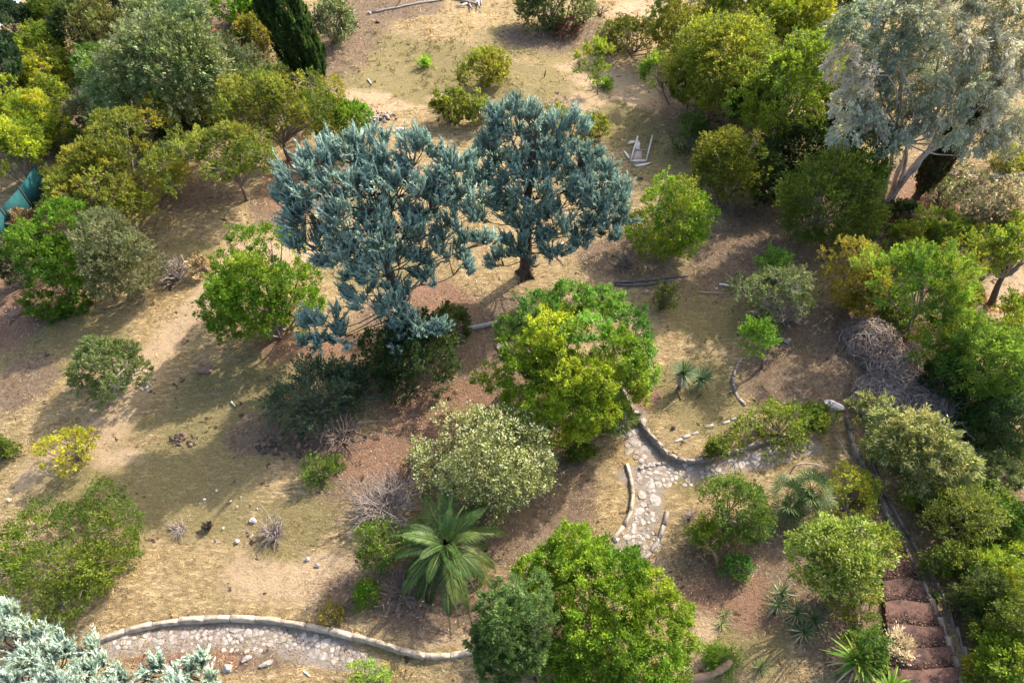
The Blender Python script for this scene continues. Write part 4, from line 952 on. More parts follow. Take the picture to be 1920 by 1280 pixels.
# dead brush hedge
def brush(label, cx, cy, rx, ry, n, seed):
    g = np.random.default_rng(seed); b = on_ground(cx, cy + ry * .3); pp = ppm(b); R = np.array([rx / pp, ry / pp * 1.1, ry / pp * .7])
    rt = thing('dead_brush', label, 'dead brush', b); T = Tubes(); rad = max(.008, .34 / (pp * .533))
    U = Tubes()
    for i in range(n):
        d = rdir(g, 1)[0]; d[2] = abs(d[2]) * .9 + .05
        p0 = b + d * R * (.62 + .5 * g.random()); tn = unit(np.cross(d, rdir(g, 1)[0]))
        L = .22 + .5 * g.random() ** 1.5; t = np.linspace(-1, 1, 5)[:, None]
        P = p0 + tn * t * L - d * t ** 2 * .22 * L + g.normal(size=(5, 3)) * .035
        (T if i % 3 else U).add(P, rad * (.6 + .9 * g.random() ** 2), 3)
    me = T.mesh('twigs', M_BRUSH, b); count(me); link('twigs', me, rt)
    me = U.mesh('branches', M_TWIG, b); count(me); link('branches', me, rt)
M_BRUSH = simple_mat('dead_brush', (.24, .18, .145), (.38, .30, .25), 4, bump=0)
brush('mauve-grey dead brush mound at the upper end of the hedge, below the golden bush', 1632, 630, 54, 52, 1050, 1)
brush('dead brush mound in the middle of the hedge', 1678, 684, 56, 56, 1200, 2)
brush('dead brush mound at the lower end of the hedge above the pale-leaved shrub', 1662, 738, 64, 50, 1150, 3)
brush('paler dead brush spilling toward the dark mound at the lower end of the hedge', 1735, 748, 50, 46, 800, 4)
bare('fan of bleached dead branches beside the pale-leaved shrub', 1752, 770, 50, 40, 80, M_TWIG, rad=.012)
bare('bleached dead branches inside the airy grey shrub', 1470, 575, 44, 34, 70, M_TWIG, rad=.013)
bare('forked white dead branch at the lower edge of the thicket', 1588, 435, 32, 34, 16, M_TWIG, rad=.02)
bare('grey bare twiggy shrub behind the pale-topped bush', 1590, 978, 36, 26, 80, M_TWIG)
bare('small bundle of upturned dead roots left of the bright green bush', 1176, 478, 24, 26, 22, M_TWIG, rad=.028, cat='dead roots')
bare('small dead twigs by the end of the short kerb, lower centre', 1222, 1060, 36, 22, 26, M_TWIG)
bare('thin bare twigs among the grass near the short kerb', 1295, 960, 18, 14, 14, M_TWIG)
bare('purple-grey dead twigs on the slope beside the dark ivy mound', 1712, 655, 26, 18, 60, M_TWIG)
# ------------------------------------------------------------------ palms, yuccas, rosettes
def rosette_blades(g, c, n, Ln, W, el0, el1, cols, droop=.25, mat=None, parts=None, seg=4):
    """sword leaves round a point; returns list of (V,F,C)"""
    out = []
    for i in range(n):
        a = i * 2.39996 + g.random() * .3; el = el0 + (el1 - el0) * ((i + g.random()) / n)
        L = Ln * (.8 + .35 * g.random()); t = np.linspace(0, 1, seg + 1)
        hd = np.array([math.cos(a), math.sin(a), 0])
        P = c + hd * (np.cos(el) * L * t)[:, None] + np.array([0, 0, 1]) * (np.sin(el) * L * t - droop * L * t ** 2 * np.cos(el))[:, None]
        sd = np.array([-hd[1], hd[0], 0]); w = W * np.array([.7, 1, .8, .5, .06])[:seg + 1] if seg == 4 else W * np.linspace(1, .05, seg + 1)
        up = np.array([0, 0, 1.0])
        V = np.concatenate([P - sd * w[:, None] / 2 + up * w[:, None] * .18, P, P + sd * w[:, None] / 2 + up * w[:, None] * .18])
        m = seg + 1; F = []
        for k in range(seg):
            F += [[k, k + 1, m + k + 1, m + k], [m + k, m + k + 1, 2 * m + k + 1, 2 * m + k]]
        col = np.array(cols[g.integers(0, len(cols))]) * (.85 + .3 * g.random())
        out.append((V, np.array(F), np.repeat(col[None], len(V), 0)))
    return out
def join(parts):
    V, F, C, n = [], [], [], 0
    for v, f, c in parts:
        V.append(v); F.append(f + n); C.append(c); n += len(v)
    return np.concatenate(V), np.concatenate(F), np.concatenate(C)
def blades_as_parts(rt, org, bl, name, mat):
    for v, f, c in bl:
        me = mesh_np(name, v - org, f, mat, c); count(me); link(name, me, rt)
def blades_joined(rt, org, bl, name, mat):
    V, F, C = join(bl); me = mesh_np(name, V - org, F, mat, C); count(me); link(name, me, rt)

def feather_palm():
    g = np.random.default_rng(31)
    b = on_ground(842, 1052); c = b + [0, 0, 1.35]
    rt = thing('feather_palm', 'feather palm with long arching fronds on the brown soil, lower centre', 'palm', b)
    T = Tubes(); T.add([b - [0, 0, .1], b + [0, 0, .6], c - [0, 0, .1]], [.30, .34, .26], 10)
    me = T.mesh('trunk', M_BARKD, b); count(me); link('trunk', me, rt)
    nf = 46
    for i in range(nf):
        q = i / nf; a = i * 2.39996 + 1.1 * g.random()
        el = 1.3 - 1.45 * q ** .8 + g.normal() * .14; L = 1.4 + 1.5 * min(1, q * 1.9) * (.75 + .4 * g.random())
        hd = np.array([math.cos(a), math.sin(a), 0]); m = 22; t = np.linspace(0, 1, m)
        dr = .70 + .55 * q + g.random() * .25
        ang = el - dr * t * 1.5
        dx = np.cumsum(np.cos(ang)) / m * L; dz = np.cumsum(np.sin(ang)) / m * L
        P = c + hd * (dx + .06)[:, None] + np.array([0, 0, 1.]) * dz[:, None]
        P[:, 2] = np.maximum(P[:, 2], h(P[:, 0], P[:, 1]) + .08)
        T = unit(np.gradient(P, axis=0)); side = unit(np.cross(T, [0, 0, 1.0])); nrm = np.cross(side, T)
        tb = Tubes(); tb.add(P, np.linspace(.022, .005, m), 4)
        V = [np.concatenate(tb.V)]; F = [np.concatenate(tb.F)]; n = len(V[0])
        base = np.array([(.045, .085, .018), (.065, .115, .024), (.03, .06, .014), (.10, .13, .03)][g.integers(0, 4)]) * (1.1 - .4 * q)
        if q > .93: base = np.array((.22, .17, .07))
        C = [np.repeat((np.array([(.13, .17, .045)]) if q < .93 else np.array([(.25, .19, .1)])), n, 0)]
        tt = np.repeat(np.linspace(.10, .995, 38), 2); sg = np.tile([1, -1], 38)
        ii = tt * (m - 1); i0 = np.minimum(ii.astype(int), m - 2); f = (ii - i0)[:, None]
        p = P[i0] * (1 - f) + P[i0 + 1] * f; tv = T[i0]; sv = side[i0] * sg[:, None]; nv = nrm[i0]
        ll = .29 * np.sin(np.clip(tt * 1.15 + .18, 0, 1) * math.pi) ** .6 * (.9 + .2 * g.random(len(tt))) * (L / 2.4) + .04
        fw = (.6 + 1.1 * tt)[:, None]
        d = unit(sv + tv * fw + nv * .35 - np.array([0, 0, .25 + .5 * q]) + g.normal(size=p.shape) * .05)
        e = p + d * ll[:, None]; e[:, 2] -= .10 * ll; mid = p + d * ll[:, None] * .5 + [0, 0, .02]
        wv = unit(np.cross(d, nv)) * .024
        Vl = np.stack([p, mid + wv, e, mid - wv], 1).reshape(-1, 4, 3)
        V.append(Vl.reshape(-1, 3)); F.append(np.arange(len(p) * 4).reshape(-1, 4) + n)
        cc = base * (1 + .15 * g.normal(size=(len(p), 1))) ; C.append(np.repeat(cc, 4, 0))
        me = mesh_np('frond', np.concatenate(V) - b, np.concatenate(F), M_PALM, np.clip(np.concatenate(C), 0, 1)); count(me); link('frond', me, rt)
feather_palm()

def fan_palm(label, base, stems, n, R, seed, pet=.75, cols=((.06, .10, .03), (.085, .13, .04), (.045, .08, .028)), seg=18, wb=.035, dead=True):
    g = np.random.default_rng(seed); b = on_ground(*base); rt = thing('fan_palm', label, 'palm', b)
    for (sx, sy, sz) in stems:
        c = b + [sx, sy, sz]
        T = Tubes(); T.add([b + [sx * .5, sy * .5, -.1], b + [sx * .8, sy * .8, sz * .5], c], [.17, .15, .13], 8)
        me = T.mesh('trunk', M_BARKD, b); count(me); link('trunk', me, rt)
        for i in range(n):
            q = i / n; a = i * 2.39996 + g.random() * .4; el = 1.35 - 1.9 * q
            hd = np.array([math.cos(a) * math.cos(el), math.sin(a) * math.cos(el), math.sin(el)]); P0 = c + hd * pet * (.7 + .4 * g.random()); P0[2] -= .1 * q
            tb = Tubes(); tb.add([c, (c + P0) / 2 + [0, 0, .03], P0], .012, 4)
            V = [np.concatenate(tb.V)]; F = [np.concatenate(tb.F)]; nn = len(V[0]); C = [np.repeat(np.array([(.14, .15, .05)]), nn, 0)]
            side = unit(np.cross(hd, [0, 0, 1.0])); nr = np.cross(side, hd)
            brown = dead and q > .72
            base_c = np.array((.20, .15, .08)) if brown else np.array(cols[g.integers(0, len(cols))])
            for k in range(seg):
                ph = (k / (seg - 1) - .5) * 3.6; d = unit(hd * math.cos(ph) + side * math.sin(ph) + nr * .12 * (k % 2)); L = R * (.75 + .25 * math.cos(ph * .5)) * (.9 + .15 * g.random())
                e = P0 + d * L; e[2] -= .22 * L if not brown else .5 * L; m = P0 + d * L * .55; w = unit(np.cross(d, nr)) * wb * .5
                V.append(np.array([P0, m + w, e, m - w])); F.append(np.array([[0, 1, 2, 3]]) + nn); nn += 4; C.append(np.repeat(base_c[None] * (.8 + .4 * g.random()), 4, 0))
            VV = np.concatenate(V); VV[:, 2] = np.maximum(VV[:, 2], h(VV[:, 0], VV[:, 1]) + .03)
            nm = 'dead_leaf' if brown else 'fan_leaf'
            me = mesh_np(nm, VV - b, np.concatenate(F), M_PALM if not brown else M_DRY, np.concatenate(C)); count(me); link(nm, me, rt)
    return rt
fan_palm('clump of fan palms with green fans and hanging dead leaves beside the airy yellow shrub', (1482, 965), [(-.35, .1, 1.0), (.35, .25, 1.25), (.1, -.25, .7)], 17, .52, 41, pet=.5)
def yucca(label, base, Hh, n, L, W, seed, skirt=True, cols=((.06, .10, .045), (.09, .14, .06), (.12, .17, .08)), name='yucca'):
    g = np.random.default_rng(seed); b = on_ground(*base); rt = thing(name, label, 'yucca', b); c = b + [0, 0, Hh]
    T = Tubes(); T.add([b - [0, 0, .05], b + [.02, 0, Hh * .5], c], [.09, .08, .07], 8)
    me = T.mesh('trunk', M_BARKD, b); count(me); link('trunk', me, rt)
    blades_joined(rt, b, rosette_blades(g, c, n, L, W, -.25, 1.45, cols, .12), 'rosette', M_PALM)
    if skirt:
        sk = rosette_blades(g, c, 70, min(L * .95, Hh * .95), W * .9, -1.45, -1.05, ((.30, .25, .27), (.38, .33, .34), (.22, .18, .19)), .05)
        blades_joined(rt, b, sk, 'dead_leaf_skirt', M_DRY)
    return rt
yucca('taller yucca with grey skirt of dead leaves, left one of the two on the lawn', (1273, 728), .95, 90, .72, .05, 51)
yucca('shorter spiky yucca, right one of the two on the lawn', (1312, 722), .42, 80, .66, .05, 52, skirt=False)
def sword_clump(label, base, spots, n, L, W, seed, cols, name='sword_plant', cat='spiky plant', parts=False, dead=()):
    g = np.random.default_rng(seed); b = on_ground(*base); rt = thing(name, label, cat, b)
    bl = []; dl = []
    for i, (dx, dy, dz) in enumerate(spots):
        c = b + [dx, dy, dz]; bl += rosette_blades(g, c, n, L, W, -.1, 1.3, cols, .35)
        T = Tubes(); T.add([b + [dx * .9, dy * .9, -.08], c], [.10, .09], 7); me = T.mesh('trunk', M_BARKD, b); count(me); link('trunk', me, rt)
        if dead: dl += rosette_blades(g, c, dead[0], L * .9, W, -.9, -.2, ((.42, .30, .17), (.34, .24, .13), (.5, .38, .24)), .3)
    for v, f, c in bl + dl: v[:, 2] = np.maximum(v[:, 2], h(v[:, 0], v[:, 1]) + .02)
    (blades_as_parts if parts else blades_joined)(rt, b, bl, 'leaf' if parts else 'leaves', M_PALM)
    if dl: (blades_as_parts if parts else blades_joined)(rt, b, dl, 'dead_leaf' if parts else 'dead_leaves', M_DRY)
sword_clump('shaded clump of strap-leaved plants with dark dead bases below the pale-topped bush', (1490, 1160), [(-.5, .35, .25), (0, .1, .3), (.5, -.1, .25), (.1, -.45, .2), (-.25, .75, .15)], 34, .62, .035, 61, ((.07, .10, .045), (.10, .14, .06), (.05, .08, .035)), dead=(14,))
sword_clump('big spiky rosette of broad bright green leaves at the bottom edge', (1590, 1252), [(0, 0, .75)], 46, .88, .085, 62, ((.10, .20, .02), (.14, .25, .03), (.075, .15, .02), (.22, .26, .04)), parts=True, dead=(20,), name='spiky_rosette')
sword_clump('second spiky rosette cut by the bottom edge, nearer the steps', (1652, 1300), [(0, 0, .55)], 40, .75, .08, 63, ((.12, .21, .02), (.16, .25, .03), (.09, .16, .02)), parts=True, name='spiky_rosette')
sword_clump('small green grass tussock on the shaded lawn at the bottom edge', (1425, 1250), [(0, 0, .02)], 40, .42, .02, 64, ((.10, .14, .05), (.15, .19, .07)), name='tussock', cat='grass tussock')
sword_clump('ragged pale green tussock on the sunlit strip beside the big bottom bush', (1352, 1170), [(0, 0, .02), (.2, .3, .02)], 30, .36, .02, 65, ((.16, .19, .07), (.22, .22, .10)), name='tussock', cat='grass tussock')
sword_clump('bright tussock on the sunlit soil right of the big bottom bush', (1330, 1225), [(0, 0, .02), (.3, .1, .02), (-.3, .25, .02)], 36, .4, .022, 66, ((.17, .24, .04), (.22, .28, .06)), name='tussock', cat='grass tussock')

# ------------------------------------------------------------------ stones, walls, paths
def hg(x, y):
    return h(x, y) + .06 * (fbm(x, y, 2.6, 2) - .5) + .10 * (fbm(x, y, .9, 2) - .5)
def slab_mesh(name, seed, n=7, mat=None, th=1.0, flat=True):
    g = np.random.default_rng(seed); a = (np.arange(n) + g.normal(size=n) * .16) * 2 * math.pi / n; r = .5 * (.8 + .35 * g.random(n))
    x, y = np.cos(a) * r, np.sin(a) * r
    rings = [np.c_[x * 1.02, y * 1.02, np.full(n, -.6)], np.c_[x, y, .32 + g.normal(size=n) * .05], np.c_[x * .84, y * .84, .5 + g.normal(size=n) * .06]]
    V = np.concatenate(rings + [np.array([[0, 0, .55 + g.normal() * .05]])])
    F4 = np.array([[k * n + i, k * n + (i + 1) % n, (k + 1) * n + (i + 1) % n, (k + 1) * n + i] for k in range(2) for i in range(n)])
    F3 = np.array([[2 * n + i, 2 * n + (i + 1) % n, 3 * n] for i in range(n)])
    return mesh_np(name, V, [F4, F3], mat)
def rock_mesh(name, seed, mat, sub=2):
    import bmesh
    g = np.random.default_rng(seed); bm = bmesh.new(); bmesh.ops.create_icosphere(bm, subdivisions=sub, radius=.5)
    fr = g.random(3) * 9
    for v in bm.verts:
        c = v.co; q = 1 + .22 * math.sin(c.x * 7 + fr[0]) * math.cos(c.y * 6 + fr[1]) + .16 * math.sin(c.z * 9 + fr[2] + c.x * 5) + g.normal() * .05
        v.co = c * q
    me = bpy.data.meshes.new(name); bm.to_mesh(me); bm.free(); me.materials.append(mat)
    return me
FL = [slab_mesh('paving_stone', i, 6 + i % 4, M_FLAG) for i in range(9)]
WS = {}
def wall_stone_mesh(mat, i):
    k = (mat.name, i)
    if k not in WS:
        g = np.random.default_rng(i + 5)
        ring = np.array([[-.5, -.44], [-.47, -.5], [.47, -.5], [.5, -.44], [.5, .44], [.47, .5], [-.47, .5], [-.5, .44]])
        j = lambda s: g.normal(size=(8, 2)) * s
        V = np.concatenate([np.c_[ring + j(.012), np.full(8, -.5)], np.c_[ring + j(.02), np.full(8, .38) + g.normal(size=8) * .03], np.c_[ring * [.965, .86] + j(.012), np.full(8, .5) + g.normal(size=8) * .03], [[0, 0, .52]]])
        F4 = np.array([[q * 8 + a, q * 8 + (a + 1) % 8, (q + 1) * 8 + (a + 1) % 8, (q + 1) * 8 + a] for q in range(2) for a in range(8)])
        F3 = np.array([[16 + a, 16 + (a + 1) % 8, 24] for a in range(8)])
        WS[k] = mesh_np('stone', V, [F4, F3], mat)
    return WS[k]
def resample(P, L):
    d = np.r_[0, np.cumsum(np.hypot(*np.diff(P, axis=0).T))]; n = max(2, int(round(d[-1] / L)) + 1); s = np.linspace(0, d[-1], n)
    # smooth the corners of the line a little
    x, y = np.interp(s, d, P[:, 0]), np.interp(s, d, P[:, 1])
    for _ in range(2):
        x[1:-1] = (x[:-2] + 2 * x[1:-1] + x[2:]) / 4; y[1:-1] = (y[:-2] + 2 * y[1:-1] + y[2:]) / 4
    return np.c_[x, y]
def wall(name, label, pts, L, W, top, mat, seed, cat='stone wall', gapf=.97, jit=.02, piece='stone', drop=0.0, low=.3, raised=False):
    g = np.random.default_rng(seed); P = resample(np.array([on_ground(*q, lift=.12)[:2] for q in pts]) if raised else poly(pts), L); mid = P[len(P) // 2]
    b = np.array([*mid, float(h(*mid))]); rt = thing(name, label, cat, b)
    for i in range(len(P) - 1):
        if g.random() < drop: continue
        a, c = P[i], P[i + 1]; m = (a + c) / 2; d = c - a; ln = np.hypot(*d); yaw = math.atan2(d[1], d[0]); nx, ny = -d[1] / ln, d[0] / ln
        hs = [float(h(m[0] + nx * o, m[1] + ny * o)) for o in (-W * .7, 0, W * .7)]
        zt = max(hs) + top + g.normal() * jit * .5; zb = min(hs) - low
        o = link(piece, wall_stone_mesh(mat, int(g.integers(0, 7))), rt)
        o.location = (m[0] - b[0] + nx * g.normal() * jit, m[1] - b[1] + ny * g.normal() * jit, (zt + zb) / 2 - b[2])
        o.rotation_euler = (g.normal() * .02, g.normal() * .02, yaw + g.normal() * .02 + (math.pi if g.random() < .5 else 0))
        o.scale = (ln * gapf * (.97 + .05 * g.random()), W * (.92 + .16 * g.random()), zt - zb)
        TRI[0] += 40
    return rt
wall('curved_wall', 'long curved low wall of pale stones sweeping across the bottom left', WALL_A, .8, .18, .06, M_STONE, 1, gapf=1.0, jit=.004)
wall('curved_wall', 'curved stone retaining wall hugging the yucca lawn beside the path', WALL_B, .34, .14, .06, M_STONE2, 2, gapf=1.0, jit=.015)
wall('kerb_wall', 'curved pale stone kerb on the left side of the lower stone path', WALL_C, .7, .15, .07, M_STONE, 3, cat='kerb', gapf=1.0, jit=.008)
wall('kerb_wall', 'short curved mossy kerb on the right side of the lower stone path', WALL_D, .5, .15, .08, M_STONE2, 4, cat='kerb', gapf=1.0, jit=.012)
wall('stone_ring', 'half ring of low brown stones around the little feathery tree', WALL_E, .38, .14, .05, M_STONE2, 5, cat='kerb')
wall('kerb_wall', 'inner grey kerb running down beside the red steps', KERB_L, .6, .19, .14, M_KERB, 6, cat='kerb', jit=.008, gapf=1.05, raised=True)
wall('kerb_wall', 'thin outer grey kerb parallel to the one beside the red steps', KERB_R, .6, .11, .12, M_KERB, 7, cat='kerb', jit=.008, gapf=1.05, raised=True)
wall('stone_edging', 'broken row of flat pale stones edging the planting bed above the path wall', [(1262, 830), (1285, 822), (1310, 812), (1340, 800), (1372, 788), (1400, 782)], .34, .13, .03, M_FLAG, 8, cat='edging', drop=.15, jit=.03)
wall('threshold_row', 'row of small pale stones laid across the path below the curved wall', [(1198, 880), (1222, 872), (1250, 868)], .24, .13, .02, M_FLAG, 9, cat='edging')
wall('pale_ledge', 'pale sunlit stone ledge behind the crimson flowers near the right edge', [(1758, 322), (1795, 330), (1850, 333), (1925, 338)], .6, .3, .15, M_FLAG, 10, cat='ledge')
wall('kerb_wall', 'short piece of grey kerb between the feather palm and the bottom conifer', [(952, 1108), (962, 1092), (973, 1080), (990, 1070)], .36, .16, .14, M_STONE2, 11, cat='kerb')
wall('kerb_wall', 'bit of grey kerb at the bottom edge right of the spiky rosettes', [(1664, 1238), (1668, 1262), (1672, 1300)], .5, .12, .3, M_STONE2, 12, cat='kerb')

def paving(name, regions, seed, mat=None):
    g = np.random.default_rng(seed); first = flat_xy(*regions[0][:2]); b = np.array([*first, float(h(*first))])
    rt = bpy.data.objects.new(name, None); COL.objects.link(rt); rt['kind'] = 'structure'; rt.location = tuple(b)
    done = []
    for (px, py, rx, ry, n, s0, s1) in regions:
        tries = 0; k = 0
        while k < n and tries < n * 30:
            tries += 1; a = g.random() * 2 * math.pi; q = math.sqrt(g.random()); p = on_ground(px + rx * q * math.cos(a), py + ry * q * math.sin(a)); s = (s0 + (s1 - s0) * g.random() ** 1.6)
            if any((p[0] - d[0]) ** 2 + (p[1] - d[1]) ** 2 < (.47 * (s + d[2])) ** 2 for d in done): continue
            done.append((p[0], p[1], s)); k += 1
            o = link('paving_stone', FL[int(g.integers(0, 9))], rt)
            o.location = (p[0] - b[0], p[1] - b[1], float(hg(p[0], p[1])) - b[2] - .004)
            o.rotation_euler = (g.normal() * .04, g.normal() * .04, g.random() * 6.28); o.scale = (s * (.85 + .4 * g.random()), s, .022 + .02 * g.random()); TRI[0] += 30
    return rt
paving('stone_path', [(1235, 890, 38, 24, 44, .14, .34), (1216, 930, 16, 18, 12, .16, .42), (1208, 968, 18, 18, 16, .12, .34), (1190, 1005, 24, 20, 20, .12, .3), (1215, 1015, 26, 26, 12, .10, .22),
                      (1190, 800, 20, 30, 12, .3, .6), (1196, 845, 22, 20, 12, .2, .5), (1345, 885, 36, 14, 9, .14, .34), (1395, 862, 30, 14, 9, .16, .42), (1285, 890, 22, 22, 10, .1, .26), (1455, 852, 40, 16, 16, .1, .26), (1500, 840, 26, 14, 7, .1, .3)], 71)
paving('garden_path', [(240, 1205, 28, 12, 14, .14, .38), (300, 1196, 34, 12, 16, .14, .40), (365, 1190, 36, 13, 20, .14, .4), (430, 1190, 36, 15, 26, .12, .36), (500, 1192, 38, 16, 28, .12, .34), (560, 1202, 34, 16, 24, .12, .34), (610, 1215, 30, 16, 18, .12, .36), (655, 1232, 30, 14, 9, .12, .32), (410, 1218, 90, 4, 10, .12, .24), (1000, 1125, 22, 14, 8, .14, .36)], 72)

# red steps climbing toward the camera
def steps():
    g = np.random.default_rng(81)
    ys = [985, 1014, 1047, 1086, 1127, 1171, 1211, 1252, 1296, 1345]
    xr = np.interp(ys, [p[1] for p in KERB_L], [p[0] for p in KERB_L]); xl = [1648, 1650, 1653, 1656, 1660, 1664, 1667, 1668, 1668, 1668]
    b = on_ground(1690, 1171); rt = thing('garden_steps', 'flight of wide dark red steps beside the double kerb, lower right', 'steps', b)
    def pt(px, py, z):
        r = ray(px, py); t = (CAM_H - z) / -r[2]; return np.array([r[0] * t, r[1] * t])
    z0 = max(float(h(*flat_xy(xl[i] + (xr[i] - xl[i]) * f, ys[i + 1]))) - .118 * i for i in range(len(ys) - 1) for f in (.05, .5, .95)) + .06
    for i in range(len(ys) - 1):
        z = z0 + .118 * i; m = 7
        fx = np.linspace(0, 1, m)
        near = np.array([pt(xl[i + 1] + (xr[i + 1] - xl[i + 1]) * f, ys[i + 1] + 3 * math.sin(f * 5 + i), z + .118) for f in fx])
        far = np.array([pt(xl[i] + (xr[i] - xl[i]) * f, ys[i] + 3 * math.sin(f * 5 + i - 1), z) for f in fx])
        near[:, 1] -= .06
        top = lambda f: z + g.normal() * .004 
        rows = [np.c_[far, np.full(m, z - .6)], np.c_[far + [0, .0], np.full(m, z - .02)], np.c_[far - [0, .02], np.full(m, z)], np.c_[(far + near) / 2, np.full(m, z - .012)], np.c_[near, np.full(m, z)], np.c_[near, np.full(m, z - .6)]]
        V = np.concatenate(rows) - b; F = []
        for k in range(len(rows) - 1):
            for q in range(m - 1): F.append([k * m + q, k * m + q + 1, (k + 1) * m + q + 1, (k + 1) * m + q][::-1])
        me = mesh_np('step', V, [np.array(F), np.array([[k * m for k in range(6)], [k * m + m - 1 for k in range(6)][::-1]])], M_STEP)
        for sd in (0, m - 1): pass
        link('step', me, rt); count(me)
        # fallen dry leaves caught at the back of the tread
        n = 320; f = g.random(n); q = 1 - np.abs(g.normal(size=n)) * .28; q = np.clip(q, .03, .97)
        A = np.stack([np.interp(f, fx, far[:, k]) * (1 - q) + np.interp(f, fx, near[:, k]) * q for k in (0, 1)], 1)
        lv = Leaves(g); P = np.c_[A, np.full(n, z + .005)]; D = rdir(g, n); D[:, 2] = np.abs(D[:, 2]) * .25
        cols = np.array([(.03, .02, .017), (.05, .033, .026), (.24, .18, .13), (.035, .024, .02)])
        lv.add(P, unit(D), .055, .03, cols[g.integers(0, 4, n)], False, .4)
        me = lv.mesh('fallen_leaves', M_DRY, b); me_o = link('fallen_leaves', me, rt); me_o['kind'] = 'stuff'; count(me)
steps()

# ------------------------------------------------------------------ loose things
RK = {}
def rock(label, px, py, wpx, hr=.5, mat=None, seed=0, asp=.8, yaw=0, name='rock', cat='rock', group=None, sink=.25):
    mat = mat or M_ROCK; k = (mat.name, seed % 5)
    if k not in RK: RK[k] = rock_mesh(name, seed % 5 + 3, mat, 2 if wpx > 12 else 1)
    p = on_ground(px, py); s = wpx / ppm(p); o = bpy.data.objects.new(name, RK[k]); COL.objects.link(o)
    o.location = (p[0], p[1], p[2] + s * hr * (.5 - sink)); o.scale = (s, s * asp, s * hr); o.rotation_euler = (0, 0, yaw)
    tag(o, label, cat, group); TRI[0] += 80; return o
for i, a in enumerate([
 ('flat brown boulder lying alone on the left lawn', 387, 695, 28, .5, M_ROCKD, .8, .5),
 ('round tan slab like a millstone left of the central bush', 945, 649, 30, .28, M_SLAB, .85, 0),
 ('big flat white rock at the right end of the planting bed', 1563, 763, 36, .4, M_WHITE, .6, -.5),
 ('small white rock just below the big flat white rock', 1563, 785, 11, .6, M_WHITE, .8, 0),
 ('leaning pale rock inside the planting bed by the curved wall', 1411, 790, 18, .6, M_FLAG, .5, 1.1),
 ('dark broken stone by the grey twigs at the top of the lower lawn', 752, 245, 17, .6, M_WHITE, .6, .4),
 ('round brown rock on the lawn below the broken frame', 1201, 334, 10, .8, M_ROCKD, .9, 0),
 ('round tyre-like brown rock on the red earth at the left edge', 30, 588, 28, .25, M_ROCKD, .8, .3),
 ('whitish rock below the curved wall, left one of three', 428, 1253, 20, .8, M_FLAG, .8, 0),
 ('leaning whitish rock below the curved wall, middle one of three', 463, 1235, 20, .6, M_FLAG, .5, .7),
 ('whitish rock below the curved wall, right one of three', 500, 1245, 24, .5, M_FLAG, .4, .5),
 ('white stone on the bleached grass right of the shaded lawn', 475, 976, 13, .7, M_WHITE, .8, 0),
 ('smaller white stone just below the one on the bleached grass', 445, 1015, 10, .7, M_WHITE, .8, 0),
 ('white stone at the edge of the dead-leaf patch left of the palm', 577, 1048, 11, .7, M_WHITE, .8, 0),
 ('grey stone paired with a white one left of the palm', 595, 1060, 10, .7, M_FLAG, .8, 0),
 ('white stone by itself near the left edge above the stemmy bush', 18, 938, 8, .7, M_WHITE, .8, 0),
 ('pale stone left of the fallen log near the dark olive bush', 868, 640, 9, .7, M_FLAG, .8, 0),
 ('orange-brown stone under the grey pipes', 1210, 548, 12, .9, M_SLAB, .8, 0),
 ('grey stone in the shade below the airy grey shrub', 1476, 640, 15, .6, M_FLAG, .7, .4),
 ('white stone between the right cypress trunk and the dead roots', 1055, 458, 10, .6, M_WHITE, .8, 0),
 ('small white stone right of the right cypress trunk', 1098, 494, 6, .7, M_WHITE, .8, 0),
 ('small white stone above the thin fallen stick', 1343, 541, 5, .7, M_WHITE, .8, 0),
 ('white stone tucked into the big bottom bush side of the path', 1155, 1012, 12, .6, M_WHITE, .8, 0),
 ('grey rock on the lawn left of the first path wall corner', 1262, 803, 11, .9, M_ROCKD, .8, 0),
 ('dark stone capped with white at the top left of the clearing', 709, 43, 10, .8, M_ROCKD, .8, 0),
 ('pale block at the left end of the long board', 693, 26, 8, .8, M_WHITE, .8, 0)]):
    rock(a[0], a[1], a[2], a[3], a[4], a[5], i, a[6], a[7])
# heap of small stones on the upper clearing
def heap(label, px, py, rx, ry, n, s0, s1, seed, mats):
    g = np.random.default_rng(seed); b = on_ground(px, py); rt = thing('stone_heap', label, 'stone heap', b)
    pool = [rock_mesh('stone', seed + i, mats[i % len(mats)], 1) for i in range(4)]
    for i in range(n):
        a = g.random() * 6.28; q = math.sqrt(g.random()); p = on_ground(px + rx * q * math.cos(a), py + ry * q * math.sin(a)); s = s0 + (s1 - s0) * g.random()
        o = link('stone', pool[i % 4], rt); o.location = (p[0] - b[0], p[1] - b[1], p[2] - b[2] + s * .15 + (1 - q) * .1 * g.random()); o.scale = (s, s * .8, s * .5); o.rotation_euler = (g.random(), g.random() * .5, g.random() * 6); TRI[0] += 80
heap('flat heap of broken stones beside the bright green bush, upper clearing', 720, 222, 24, 12, 46, .12, .34, 5, [M_ROCK, M_ROCKD, M_STONE2])
heap('loose scatter of dark clods on the shaded lawn left of the hanging twigs', 345, 825, 26, 14, 34, .06, .2, 6, [M_ROCKD, M_BARKD])
heap('strip of dark soil clods under the blue-grey feathery bush', 540, 835, 60, 26, 80, .07, .26, 7, [M_ROCKD, M_BARKD])
heap('pale stones scattered below the airy shrub on the left lawn', 268, 712, 24, 26, 34, .05, .2, 8, [M_WHITE, M_ROCK, M_FLAG])
heap('small pale stones in the shaded grass of the lower left lawn', 430, 960, 60, 70, 26, .04, .11, 9, [M_WHITE, M_FLAG])

